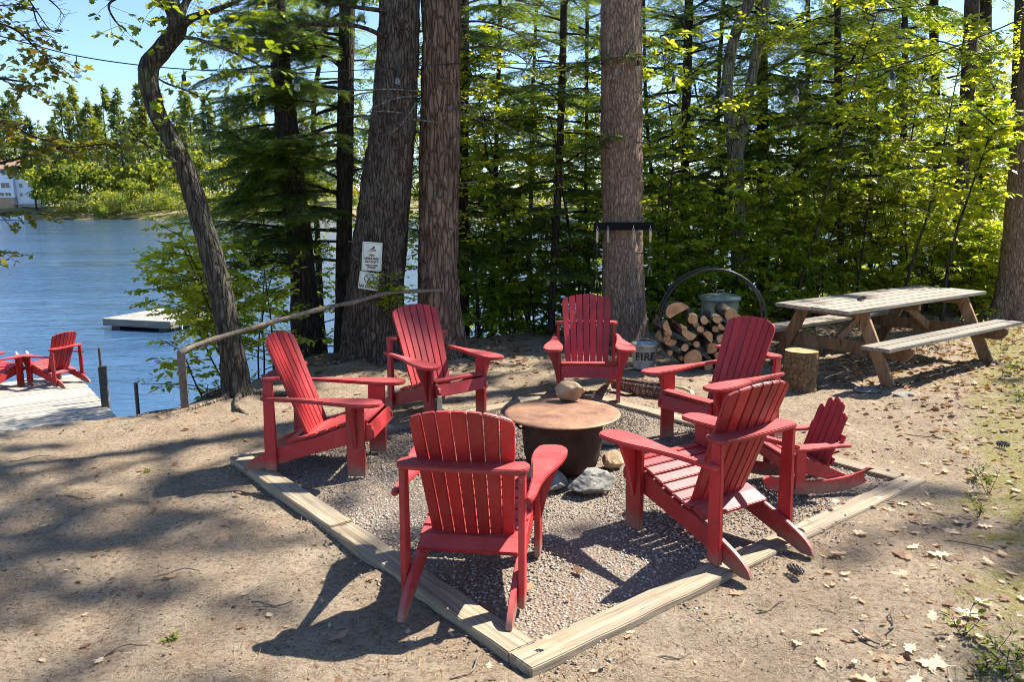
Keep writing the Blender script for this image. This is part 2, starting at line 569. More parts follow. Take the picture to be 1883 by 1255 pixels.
def m_endgrain():
    t = NT('log_end_grain')
    c = t.coords(shift=True)
    n = t.noise(c, 9, 6, .6, .6)
    k = t.ramp(n, [(.3, (.28, .13, .05)), (.5, (.46, .26, .12)), (.72, (.60, .40, .22))])
    return t.fin(k, .85, t.bump(t.noise(c, 80, 5), .4, .004), spec=.2)
M['endgrain'] = m_endgrain()

def m_ground():
    t = NT('forest_dirt')
    c = t.coords()
    big = t.noise(c, .55, 5, .6)
    mid = t.noise(c, 3.2, 7, .62)
    fine = t.noise(c, 34, 8, .72)
    grit = t.noise(c, 170, 5, .7)
    k = t.ramp(mid, [(.25, (.215, .160, .102)), (.5, (.36, .28, .188)), (.75, (.485, .395, .28))])
    k = t.mix(t.ramp(t.noise(c, 1.1, 6, .65), [(.5, 0), (.66, .55)]), k, (.21, .155, .11))     # damp, packed patches
    k = t.mix(t.ramp(big, [(.42, 0), (.62, .5)]), k, (.36, .255, .155))      # needle-strewn, more orange
    k = t.mix(t.ramp(fine, [(.36, .85), (.52, 0)]), k, (.12, .08, .052))
    k = t.mix(t.ramp(grit, [(.54, 0), (.66, .8)]), k, (.58, .48, .38))
    k = t.mix(t.ramp(grit, [(.34, .85), (.45, 0)]), k, (.08, .055, .04))
    # moss along the edge at the near right, and a few patches elsewhere
    geo = t.new('ShaderNodeSeparateXYZ')
    t.link(t.tc.outputs['Object'], geo.inputs[0])
    edge = t.math('SUBTRACT', geo.outputs[0], t.math('MULTIPLY', geo.outputs[1], .55))   # x - .55 y
    edge = t.math('MULTIPLY', t.math('SUBTRACT', edge, .12), 1.8)
    m1 = t.math('ADD', edge, t.math('MULTIPLY', t.math('SUBTRACT', t.noise(c, 2.6, 6, .65), .5), 5))
    m1 = t.math('MULTIPLY', t.ramp(m1, [(.2, 0), (.8, 1)]), t.ramp(t.noise(c, 40, 4), [(.4, 0), (.55, 1)]))
    near = t.ramp(geo.outputs[1], [(.0, 1), (1.0, 1)])
    k = t.mix(t.math('MULTIPLY', m1, .85), k, (.22, .21, .03))
    h = t.math('ADD', t.math('MULTIPLY', fine, .6), t.math('MULTIPLY', grit, .45))
    return t.fin(k, .92, t.bump(h, 1.0, .035), spec=.15)
M['ground'] = m_ground()

def m_pitbed():
    t = NT('gravel_bed')
    c = t.coords()
    v = t.voro(c, 55)
    n = t.noise(c, 70, 5, .7)
    k = t.ramp(n, [(.3, (.10, .075, .055)), (.5, (.20, .155, .115)), (.7, (.34, .27, .21))])
    return t.fin(k, .9, t.bump(v.outputs['Distance'], .8, .015), spec=.2)
M['pitbed'] = m_pitbed()

def m_water():
    t = NT('lake_water')
    c = t.coords(scale=(1, 1.9, 1))
    n1 = t.noise(c, 3.4, 4, .6, .4)
    n2_ = t.noise(c, 1.0, 3, .5, .2)
    n3 = t.noise(t.coords(scale=(.12, .3, 1)), 1.0, 3)
    h = t.math('ADD', t.math('MULTIPLY', n1, .35), n2_)
    wind = t.ramp(t.noise(t.coords(scale=(.035, .10, 1)), 1.0, 4, .6, .5), [(.38, .3), (.6, 1.15)])      # calm and ruffled patches
    h = t.math('MULTIPLY', h, wind)
    k = t.ramp(n3, [(.3, (.026, .065, .13)), (.7, (.04, .095, .18))])
    t.b.inputs['IOR'].default_value = 1.33
    return t.fin(k, .08, t.bump(h, 1.0, .11), spec=.5)
M['water'] = m_water()

def m_farland():
    t = NT('far_shore_ground')
    c = t.coords()
    n = t.noise(c, .12, 5, .6)
    k = t.ramp(n, [(.35, (.10, .11, .035)), (.5, (.20, .19, .07)), (.65, (.33, .24, .15))])
    return t.fin(k, .95, spec=.1)
M['farland'] = m_farland()

PIT_C = (.353, 5.483)
PIT_A = math.atan2(5.22 - 2.96, 2.83 - 0)         # direction of the near right side
PIT_H = 1.78                                       # half the outer side
pit_u = Vector((math.cos(PIT_A), math.sin(PIT_A), 0))
pit_v = Vector((-math.sin(PIT_A), math.cos(PIT_A), 0))
def pit(u, v, z=0):
    return Vector((PIT_C[0], PIT_C[1], 0)) + pit_u * u + pit_v * v + Vector((0, 0, z))

# ================================================================== SETTING
def axis(lo, a, b, hi, step, n_out):
    core = np.arange(a, b + 1e-6, step)
    g = np.linspace(0, 1, n_out + 1)[1:] ** 2.2
    return np.concatenate([(a - (a - lo) * g)[::-1], core, b + (hi - b) * g])

def pit_drop(x, y):
    """the dirt lies lower than the edging at the left and near corner"""
    c, s = math.cos(PIT_A), math.sin(PIT_A)
    u = (x - PIT_C[0]) * c + (y - PIT_C[1]) * s
    v = -(x - PIT_C[0]) * s + (y - PIT_C[1]) * c
    d = np.maximum(np.maximum(abs(u), abs(v)) - PIT_H, 0)
    return (.032 + .018 * n2(x, y, 3.1, 77).reshape(np.shape(x))) * np.clip(1.05 - (u + PIT_H) / (1.3 * PIT_H), 0, 1) * np.exp(-(d / 1.6) ** 2)

def ground_z(x, y):
    flat = np.stack([x, y, np.zeros(len(x))], 1)
    f1, _ = worley(flat * np.array([2.1, 2.1, 1]), 11)
    return gh(x, y) - .02 - pit_drop(x, y) + .028 * fbm(flat * 1.1, 3, 3) + .012 * fbm(flat * 5, 5, 3) + .006 * fbm(flat * 16, 9, 2) - .02 * np.clip(.32 - f1, 0, 1) / .32

def build_ground():
    xs = axis(-45, -4.9, 7.0, 80, .046, 50)
    ys = axis(-14, 2.5, 9.5, 60, .046, 60)
    X, Y = np.meshgrid(xs, ys)
    Z = gh(X, Y)
    flat = np.stack([X.ravel(), Y.ravel(), np.zeros(X.size)], 1)
    bumpy = .028 * fbm(flat * 1.1, 3, 3) + .012 * fbm(flat * 5, 5, 3) + .006 * fbm(flat * 16, 9, 2)
    # shallow scuffs and footprints in the loose dirt
    f1, _ = worley(flat * np.array([2.1, 2.1, 1]), 11)
    bumpy -= .02 * np.clip(.32 - f1, 0, 1) / .32
    c, s = math.cos(PIT_A), math.sin(PIT_A)
    u = (X - PIT_C[0]) * c + (Y - PIT_C[1]) * s
    v = -(X - PIT_C[0]) * s + (Y - PIT_C[1]) * c
    dpit = np.maximum(abs(u), abs(v)) - PIT_H
    Z = Z + bumpy.reshape(X.shape) * np.clip(dpit / .25, 0, 1) - .02 - pit_drop(X, Y)
    Z = np.where(dpit < -.03, -.09, Z)      # under the fire-pit bed
    nx, ny = len(xs), len(ys)
    i = np.arange(ny - 1)[:, None] * nx + np.arange(nx - 1)[None, :]
    F = np.stack([i, i + 1, i + 1 + nx, i + nx], -1).reshape(-1, 4)
    me = mesh_np('ground', np.stack([X.ravel(), Y.ravel(), Z.ravel()], 1), [F], M['ground'], smooth=True)
    tag(put('ground', me), 'sandy brown dirt clearing strewn with needles and dry leaves', kind='structure')

ICO_V = np.array([(0, .526, .851), (0, -.526, .851), (0, .526, -.851), (0, -.526, -.851), (.526, .851, 0), (-.526, .851, 0), (.526, -.851, 0), (-.526, -.851, 0), (.851, 0, .526), (-.851, 0, .526), (.851, 0, -.526), (-.851, 0, -.526)])
ICO_F = np.array([(0, 1, 8), (0, 8, 4), (0, 4, 5), (0, 5, 9), (0, 9, 1), (1, 6, 8), (8, 6, 10), (8, 10, 4), (4, 10, 2), (4, 2, 5), (5, 2, 11), (5, 11, 9), (9, 11, 7), (9, 7, 1), (1, 7, 6), (3, 6, 7), (3, 7, 11), (3, 11, 2), (3, 2, 10), (3, 10, 6)])
OCT_V = np.array([(1, 0, 0), (0, 1, 0), (-1, 0, 0), (0, -1, 0), (0, 0, 1), (0, 0, -1)], float)
OCT_F = np.array([(0, 1, 4), (1, 2, 4), (2, 3, 4), (3, 0, 4), (1, 0, 5), (2, 1, 5), (3, 2, 5), (0, 3, 5)])

def pebbles(pos, size, rng, tv, tf, flat=.7):
    n, m = len(pos), len(tv)
    a = rng.uniform(0, 2 * np.pi, n)
    ca, sa = np.cos(a), np.sin(a)
    s = size[:, None] * np.stack([rng.uniform(.7, 1.3, n), rng.uniform(.7, 1.2, n), rng.uniform(.6, 1.1, n) * flat], 1)
    T = tv[None] * (1 + rng.uniform(-.22, .22, (n, m, 1))) * s[:, None, :]
    tilt = rng.normal(0, .35, n)[:, None]
    x, y, z = T[..., 0], T[..., 1], T[..., 2]
    y, z = y * np.cos(tilt) - z * np.sin(tilt), y * np.sin(tilt) + z * np.cos(tilt)
    V = np.stack([x * ca[:, None] - y * sa[:, None], x * sa[:, None] + y * ca[:, None], z], -1) + pos[:, None, :]
    F = tf[None] + (np.arange(n) * m)[:, None, None]
    return V.reshape(-1, 3), F.reshape(-1, 3)

def build_pit():
    w = PIT_H - .02
    me = MB().prism([(-w, -w), (w, -w), (w, w), (-w, w)], -.10, -.012, lambda u, v, h: pit(u, v, h)).mesh('gravel_bed', M['pitbed'])
    tag(put('gravel_bed_ground', me), 'grey gravel bed inside the timber square', kind='structure')
    rng = np.random.default_rng(4)
    n = 40000
    u = rng.uniform(-PIT_H + .1, PIT_H - .1, n); v = rng.uniform(-PIT_H + .1, PIT_H - .1, n)
    P = np.array(PIT_C)[None] + u[:, None] * np.array(pit_u)[None, :2] + v[:, None] * np.array(pit_v)[None, :2]
    z = rng.uniform(-.014, -.002, n) + .006 * n2(P[:, 0], P[:, 1], 2.5, 3)
    pos = np.column_stack([P, z])
    size = rng.uniform(.0042, .0095, n)
    tint = np.clip(rng.normal(.5, .22, n) + .30 * n2(P[:, 0], P[:, 1], 1.2, 8), 0, 1)
    z -= .012 * np.clip(n2(P[:, 0], P[:, 1], 1.6, 15) - .05, 0, 1)      # dirt covers the stones here and there
    m = 1500
    e = np.abs(rng.normal(0, .11, m)) + PIT_H + .005
    tt = rng.uniform(-PIT_H, PIT_H, m); sd = rng.integers(0, 4, m)
    eu = np.choose(sd, [e, -e, tt, tt]); ev = np.choose(sd, [tt, tt, e, -e])
    Q = np.array(PIT_C)[None] + eu[:, None] * np.array(pit_u)[None, :2] + ev[:, None] * np.array(pit_v)[None, :2]
    P = np.concatenate([P, Q]); size = np.concatenate([size, rng.uniform(.004, .009, m)]); tint = np.concatenate([tint, np.clip(rng.normal(.5, .28, m), 0, 1)])
    pos = np.concatenate([np.column_stack([P[:n], z]), np.column_stack([Q, ground_z(Q[:, 0], Q[:, 1]) + .002])])
    nr = P[:, 1] < 4.0
    V1, F1 = pebbles(pos[nr], size[nr], rng, ICO_V, ICO_F)
    V2, F2 = pebbles(pos[~nr], size[~nr] * 1.1, rng, OCT_V, OCT_F)
    me = mesh_np('gravel', np.concatenate([V1, V2]), [np.concatenate([F1, F2 + len(V1)])], M['gravel'], np.concatenate([np.repeat(tint[nr], 12), np.repeat(tint[~nr], 6)]))
    tag(put('gravel', me), 'loose grey gravel pebbles around the fire pit', 'gravel', kind='stuff')
    # timber edging: each side is made of boards laid end to end
    bw, bt = .15, .085
    sides = [('front board of the timber edging, running to the right-hand corner', (-PIT_H, -PIT_H + bw / 2), (PIT_H, -PIT_H + bw / 2), 2),
             ('left board of the timber edging, running under the two left chairs', (-PIT_H + bw / 2, -PIT_H + bw), (-PIT_H + bw / 2, PIT_H), 2),
             ('back board of the timber edging behind the far chairs', (-PIT_H + bw, PIT_H - bw / 2), (PIT_H, PIT_H - bw / 2), 2),
             ('right board of the timber edging beside the small rocking chair', (PIT_H - bw / 2, -PIT_H + bw), (PIT_H - bw / 2, PIT_H - bw), 2)]
    root = empty('timber_edging', (PIT_C[0], PIT_C[1], 0), 0, 'square edging of pale flat timbers around the gravel fire pit', 'edging')
    rnd = random.Random(5)
    for lab, a, b, k in sides:
        for i in range(k):
            f0, f1 = i / k, (i + 1) / k
            pa = (a[0] + (b[0] - a[0]) * f0, a[1] + (b[1] - a[1]) * f0)
            pb = (a[0] + (b[0] - a[0]) * f1, a[1] + (b[1] - a[1]) * f1)
            A, B = pit(*pa), pit(*pb)
            d = (B - A).normalized()
            A = A + d * .002; B = B - d * .002
            mid = (A + B) / 2
            L = (B - A).length
            mb = MB()
            nseg = 14
            rings = []
            for j in range(nseg + 1):
                y = -L / 2 + L * j / nseg
                wv = .003 * math.sin(j * 1.7 + i * 3) + rnd.uniform(-.0015, .0015)
                rings.append([mb.bm.verts.new((x + wv, y, z + rnd.uniform(-.0015, .0015))) for x, z in ((-bw / 2, -.10), (bw / 2, -.10), (bw / 2, .016), (-bw / 2, .016))])
            for r0, r1 in zip(rings, rings[1:]):
                for q in range(4): mb.face([r0[q], r0[(q + 1) % 4], r1[(q + 1) % 4], r1[q]])
            mb.face(rings[0][::-1]); mb.face(rings[-1])
            me = mb.mesh('plank', M['border'], .005, 2, True)
            o = put('plank', me, root, mid - Vector((PIT_C[0], PIT_C[1], 0)) + Vector((0, 0, rnd.uniform(-.008, .006))), (rnd.uniform(-.004, .004), 0, math.atan2(d.y, d.x) - math.pi / 2))

def build_water():
    n = 60
    xs = np.linspace(-700, 700, n); ys = np.linspace(-60, 900, n)
    X, Y = np.meshgrid(xs, ys)
    i = np.arange(n - 1)[:, None] * n + np.arange(n - 1)[None, :]
    F = np.stack([i, i + 1, i + 1 + n, i + n], -1).reshape(-1, 4)
    me = mesh_np('water', np.stack([X.ravel(), Y.ravel(), np.full(X.size, WATER_Z)], 1), [F], M['water'])
    tag(put('water', me), 'rippled blue lake water', kind='structure')

SHORE_Y = 188.0
def far_h(x, y):
    x = np.asarray(x, float); y = np.asarray(y, float)
    yy = y - (SHORE_Y + 6 * np.sin(x * .035 + .4) + 3 * np.sin(x * .11))
    h = np.clip(yy, -12, 400)
    return WATER_Z - .02 + np.where(h < 0, h * .3, .9 * (1 - np.exp(-h / 2.2)) + 8.5 * (1 - np.exp(-h / 70)))

def build_far_land():
    xs = np.linspace(-330, 380, 240); ys = np.concatenate([np.linspace(170, 230, 70), np.linspace(235, 600, 30)])
    X, Y = np.meshgrid(xs, ys)
    Z = far_h(X, Y) + np.where(far_h(X, Y) > WATER_Z + .3, .35 * n2(X, Y, .12, 5), 0)
    nx = len(xs)
    i = np.arange(len(ys) - 1)[:, None] * nx + np.arange(nx - 1)[None, :]
    F = np.stack([i, i + 1, i + 1 + nx, i + nx], -1).reshape(-1, 4)
    me = mesh_np('far_shore_terrain', np.stack([X.ravel(), Y.ravel(), Z.ravel()], 1), [F], M['farland'], smooth=True)
    tag(put('far_shore_terrain', me), 'low wooded far shore of the lake', kind='structure')

build_ground()
build_pit()
build_water()
build_far_land()

# ================================================================== FURNITURE
def bez_rect(pts, n=5):
    return [tuple(p) for p in smooth_line(pts, n)]

def chair_meshes():
    """adult slatted garden chair; x to its right, y forward, z up"""
    D = {}
    # side rail: curved seat line at the front, long tail to the ground at the back
    top = smooth_line([(.375, .335), (.33, .375), (.26, .38), (.12, .335), (0, .285), (-.10, .252), (-.19, .23), (-.33, .183), (-.44, .138), (-.52, .096), (-.572, .055), (-.598, .012)], 5)
    bot = [(-.575, .002), (-.52, .0), (-.38, .045), (-.18, .112), (.04, .178), (.2, .222), (.33, .252), (.365, .27), (.382, .30)]
    out = [tuple(p) for p in top] + bot
    for s in (-1, 1):
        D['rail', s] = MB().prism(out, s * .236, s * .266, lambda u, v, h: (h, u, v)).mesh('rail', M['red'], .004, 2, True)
        # front leg board outside the rail
        D['leg', s] = MB().prism([(.185, 0), (.315, 0), (.318, .53), (.188, .53)], s * .2685, s * .2985, lambda u, v, h: (h, u, v)).mesh('leg', M['red'], .004, 2, True)
        # tapered arm bracket standing out from the leg
        br = [tuple(p) for p in smooth_line([(.3, .20), (.315, .26), (.34, .36), (.375, .45), (.398, .505), (.40, .53)], 4)] + [(.3, .53)]
        D['bracket', s] = MB().prism([(s * u, v) for u, v in br], .235, .265, lambda u, v, h: (u, h, v)).mesh('arm_bracket', M['red'], .004, 2, True)
        # rear post
        D['post', s] = MB().prism([(-.418, .022), (-.332, .022), (-.328, .30), (-.334, .678), (-.400, .678), (-.410, .30)], s * .2685, s * .2985, lambda u, v, h: (h, u, v)).mesh('post', M['red'], .004, 2, True)
        # arm: broad paddle in front, slim at the back
        inner = smooth_line([(.305, -.40), (.301, -.25), (.292, -.10), (.272, .06), (.252, .20), (.250, .33), (.262, .42)], 5)
        outer = smooth_line([(.395, .452), (.426, .40), (.432, .30), (.415, .16), (.375, .0), (.352, -.15), (.345, -.30), (.337, -.40)], 5)
        pts = [tuple(p) for p in inner] + [(.285, .45), (.325, .464), (.362, .464)] + [tuple(p) for p in outer] + [(.325, -.415), (.314, -.412)]
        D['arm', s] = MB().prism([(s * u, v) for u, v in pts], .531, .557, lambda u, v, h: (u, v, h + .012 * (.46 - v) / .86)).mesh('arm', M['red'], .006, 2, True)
    # seat slats follow the rail's upper edge
    seat = [(.30, .386, -4), (.228, .376, 12), (.154, .356, 18), (.080, .327, 21), (.005, .299, 20), (-.070, .272, 17), (-.142, .250, 15)]
    for i, (y, z, a) in enumerate(seat):
        w = .066
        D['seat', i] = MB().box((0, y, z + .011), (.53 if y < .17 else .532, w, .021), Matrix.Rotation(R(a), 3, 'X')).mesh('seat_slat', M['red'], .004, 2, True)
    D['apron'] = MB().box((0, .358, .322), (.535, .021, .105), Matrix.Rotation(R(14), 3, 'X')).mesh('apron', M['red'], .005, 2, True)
    # back slats: fan of seven with an arched top
    By, Bz, Ty, Tz = -.130, .245, -.418, .975
    L = math.hypot(Ty - By, Tz - Bz)
    d = Vector((0, (Ty - By) / L, (Tz - Bz) / L))
    nrm = Vector((0, -d.z, d.y))          # towards the rear
    n = 7
    def hw(s): return .212 + (.257 - .212) * s / L      # half width at distance s up the back
    for i in range(n):
        f0, f1 = -1 + 2 * i / n, -1 + 2 * (i + 1) / n
        g = .006
        def x_at(f, s, off): return f * hw(s) + off
        pts = [(x_at(f0, 0, g / 2), 0), (x_at(f1, 0, -g / 2), 0)]
        def top_s(f):
            return L - .072 * abs(f) ** 2.3 + .002
        for k in range(0, 6):
            f = f1 + (f0 - f1) * k / 5
            st = top_s(f)
            off = (-g / 2 + g * k / 5)
            if i == 0 and k == 5: st -= .03
            if i == n - 1 and k == 0: st -= .03
            pts.append((x_at(f, st, off), st))
        yaw = ((f0 + f1) / 2) * .10
        def P(u, v, h, yaw=yaw):
            base = Vector((0, By, Bz)) + d * v + nrm * (h - .52 * u * u) + Vector((u, 0, 0))
            return base
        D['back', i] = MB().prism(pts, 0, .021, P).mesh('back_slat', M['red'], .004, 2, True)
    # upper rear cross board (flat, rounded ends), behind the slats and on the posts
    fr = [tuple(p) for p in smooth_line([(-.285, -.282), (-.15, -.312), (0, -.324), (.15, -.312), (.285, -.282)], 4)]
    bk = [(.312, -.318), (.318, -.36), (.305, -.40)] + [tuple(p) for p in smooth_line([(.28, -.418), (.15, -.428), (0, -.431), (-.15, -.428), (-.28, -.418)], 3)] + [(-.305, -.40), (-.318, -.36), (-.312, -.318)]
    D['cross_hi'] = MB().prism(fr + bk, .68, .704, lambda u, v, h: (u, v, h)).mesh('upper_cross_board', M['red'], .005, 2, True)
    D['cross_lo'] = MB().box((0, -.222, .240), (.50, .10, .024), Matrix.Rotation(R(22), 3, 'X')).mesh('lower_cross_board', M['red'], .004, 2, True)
    return D
CH = chair_meshes()

def make_chair(loc, rot_deg, label, group, scale=1.0):
    """rot_deg: direction the chair faces, from +X"""
    root = empty('garden_chair', loc, R(rot_deg - 90), label, 'chair', group)
    root.scale = (scale,) * 3
    for key, me in CH.items():
        nm = {'rail': 'rail', 'leg': 'leg', 'bracket': 'arm_bracket', 'post': 'rear_post', 'arm': 'arm', 'seat': 'seat_slat', 'apron': 'apron', 'back': 'back_slat', 'cross_hi': 'upper_cross_board', 'cross_lo': 'lower_cross_board'}[key if isinstance(key, str) else key[0]]
        put(nm, me, root)
    return root

CG = 'red slatted garden chairs around the fire pit'
for X, Y, a, lab in [
    (-1.321, 5.663, -5.8, 'red slatted wooden garden chair facing right on the left end of the timber edging'),
    (-.662, 7.003, -50.3, 'red slatted wooden garden chair in front of the two thick trunks, by the signs'),
    (.744, 7.656, -92.5, 'red slatted wooden garden chair facing the camera behind the fire pit lid'),
    (1.634, 6.183, 212.3, 'red slatted wooden garden chair in front of the firewood hoop and picnic table'),
    (-.179, 3.895, 81.2, 'nearest red garden chair seen from behind, standing at the front timber corner'),
    (1.093, 4.382, 123.3, 'red garden chair seen from behind, beside the small red rocking chair')]:
    make_chair((X, Y, .005), a, lab, CG)

def make_rocker():
    root = empty('child_rocking_chair', (1.97, 5.16, .0), R(190 - 90), 'small red child rocking chair with scalloped back beside the timber edging', 'rocking chair')
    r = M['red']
    run = [(.36, .075)] + [tuple(p) for p in smooth_line([(.36, .075), (.30, .045), (.18, .015), (0, .002), (-.18, .012), (-.30, .04), (-.355, .068)], 5)] + arc(-.375, .115, .042, -70, 110, 6) + [tuple(p) for p in smooth_line([(-.35, .148), (-.22, .112), (-.05, .096), (.12, .10), (.26, .126), (.34, .15)], 4)] + [(.385, .13)]
    for s in (-1, 1):
        put('rocker', MB().prism(run[1:], s * .175, s * .20, lambda u, v, h: (h, u, v)).mesh('rocker', r, .003, 2, True), root)
        rail = [tuple(p) for p in smooth_line([(.24, .235), (.20, .262), (.08, .24), (-.08, .18), (-.24, .105), (-.33, .085)], 4)] + [(-.30, .06), (-.12, .085), (.05, .13), (.20, .175), (.235, .20)]
        put('side_rail', MB().prism(rail, s * .15, s * .172, lambda u, v, h: (h, u, v)).mesh('side_rail', r, .003, 2, True), root)
        put('leg', MB().prism([(.10, .05), (.17, .05), (.175, .325), (.105, .325)], s * .2025, s * .2225, lambda u, v, h: (h, u, v)).mesh('leg', r, .003, 2, True), root)
        arm = [(.172, -.19), (.17, .05), (.165, .20), (.185, .235), (.24, .245), (.275, .22), (.28, .12), (.262, .0), (.25, -.10), (.25, -.19), (.235, -.205), (.19, -.205)]
        put('arm', MB().prism([(s * u, v) for u, v in arm], .326, .344, lambda u, v, h: (u, v, h)).mesh('arm', r, .004, 2, True), root)
    for i, (y, z, a) in enumerate([(.215, .262, 0), (.158, .258, 14), (.10, .24, 20), (.044, .219, 22), (-.012, .197, 22), (-.066, .175, 22)]):
        put('seat_slat', MB().box((0, y, z + .009), (.345, .05, .016), Matrix.Rotation(R(a), 3, 'X')).mesh('seat_slat', r, .003, 2, True), root)
    put('apron', MB().box((0, .243, .225), (.35, .016, .07)).mesh('apron', r, .003, 2, True), root)
    n = 5
    L = .47
    d = Vector((0, -.345, .9386)); nr = Vector((0, -.9386, -.345))
    for i in range(n):
        x0 = -.165 + .33 * i / n; x1 = x0 + .33 / n - .003
        k = (i - 2)
        Lt = L - .021 * k * k
        cx, rr = (x0 + x1) / 2, (x1 - x0) / 2
        pts = [(x0, 0), (x1, 0)] + [(cx + rr * math.cos(R(t)), Lt - rr + rr * math.sin(R(t))) for t in range(0, 181, 22)]
        put('back_slat', MB().prism(pts, 0, .016, lambda u, v, h: Vector((u, -.07, .165)) + d * v + nr * h).mesh('back_slat', r, .003, 2, True), root)
    for v in (.06, .225):
        p = Vector((0, -.07, .165)) + d * v + nr * .026
        put('back_brace', MB().box(p, (.36 if v < .1 else .40, .016, .05), Matrix((Vector((1, 0, 0)), nr, d)).transposed()).mesh('back_brace', r, .003, 2, True), root)
make_rocker()

# ---- fire pit bowl, lid and rocks
def build_bowl():
    c = Vector((.36, 5.52, 0))
    root = empty('fire_bowl', c, 0, 'dark rusty iron fire bowl under the round lid', 'fire pit')
    prof = [(.0, .0), (.20, .0), (.25, .04), (.276, .12), (.288, .25), (.292, .385), (.305, .392), (.305, .402), (.283, .402), (.278, .30), (.262, .17), (.22, .085), (.0, .05)]
    put('bowl', MB().lathe(prof, 40).mesh('bowl', M['burnt'], 0, 1, True, 40), root)
    for a in (15, 195):
        p = Vector((math.cos(R(a)) * .295, math.sin(R(a)) * .295, .34))
        t = Vector((-math.sin(R(a)), math.cos(R(a)), 0)); o = Vector((math.cos(R(a)), math.sin(R(a)), 0))
        put('handle', MB().tube([p + t * .05 - o * .005, p + t * .05 + o * .04, p - t * .05 + o * .04, p - t * .05 - o * .005], .008, 8).mesh('handle', M['burnt'], 0, 1, True), root)
    lid = MB().lathe([(0, .438), (.2, .436), (.395, .424), (.412, .421), (.417, .414), (.412, .407), (.39, .408), (0, .415)], 64, c).mesh('fire_pit_lid', M['rust'], 0, 1, True, 50)
    tag(put('fire_pit_lid', lid), 'round rust-brown steel lid on the fire bowl, a stone on top', 'lid')
build_bowl()

def rock_mesh(name, size, mat, seed, sub=3, cuts=9, rough=.10, flat=None):
    rng = np.random.default_rng(seed)
    bm = bmesh.new()
    bmesh.ops.create_icosphere(bm, subdivisions=sub, radius=1)
    V = np.array([v.co[:] for v in bm.verts])
    for _ in range(cuts):            # plane cuts make the angular faces
        n = rng.normal(size=3); n /= np.linalg.norm(n)
        k = rng.uniform(.55, .85)
        dd = V @ n
        V = V - np.clip(dd - k, 0, None)[:, None] * n
    V = V * (1 + rough * fbm(V * 2.2 + seed, seed, 4)[:, None] + rough * .35 * fbm(V * 9 + seed, seed + 3, 2)[:, None])
    V = V * np.array(size) / 2
    V[:, 2] -= V[:, 2].min()
    for v, p in zip(bm.verts, V): v.co = p
    me = bpy.data.meshes.new(name)
    bm.to_mesh(me); bm.free()
    me.materials.append(mat)
    if cuts < 4:
        for f in me.polygons: f.use_smooth = True
    return me

def rock(name, px, py, size, mat, seed, label, cat='stone', z=None, rz=0, cuts=9, sub=3, world=None, group=None, tilt=0):
    p = world if world is not None else on_z(px, py, 0)
    o = put(name, rock_mesh(name, size, mat, seed, sub, cuts), None, (p[0], p[1], (ghs(p[0], p[1]) - .03) if z is None else z), (tilt, 0, rz))
    return tag(o, label, cat, group)
rock('stone', 0, 0, (.23, .155, .15), M['tan_stone'], 12, 'rounded tan stone lying on top of the round steel lid', z=.432, rz=-.35, cuts=2, sub=4, world=on_z(1047, 738, .43), tilt=.1)
PG = 'rough stones around the foot of the fire bowl'
rock('rock', 1085, 905, (.36, .26, .20), M['stone'], 21, 'large pale grey angular rock in front of the fire bowl', 'rock', z=-.02, rz=.3, cuts=12, sub=4, group=PG)
rock('rock', 1128, 860, (.19, .15, .14), M['tan_stone'], 22, 'small tan angular rock just behind the large grey rock', 'rock', z=-.01, rz=.9, group=PG)
rock('rock', 1022, 898, (.26, .2, .13), M['stone'], 23, 'dark mossy rock in the shade of the bowl, between bowl and chair arm', 'rock', z=-.02, rz=1.3, group=PG)
rock('rock', 968, 885, (.22, .18, .17), M['tan_stone'], 24, 'brown rock behind the nearest chair beside the bowl', 'rock', z=-.02, rz=2, group=PG)
rock('rock', 1120, 815, (.22, .17, .10), M['stone'], 25, 'flat white rock to the right of the bowl in gravel', 'rock', z=-.01, rz=.2, group=PG)
rock('rock', 935, 820, (.2, .17, .12), M['stone'], 26, 'rock left of the bowl, half hidden by the nearest chair', 'rock', z=-.02, rz=.2, group=PG)

# ---- stake in the gravel, stump, log, stick
tag(put('wooden_stake', MB().box((0, 0, .17), (.035, .03, .36)).mesh('wooden_stake', M['pale_wood'], .003, 1), None, (*at(805, 740, 6.35).xy, -.01), (.05, .04, .3)), 'short pale wooden stake behind the nearest chair', 'stake')

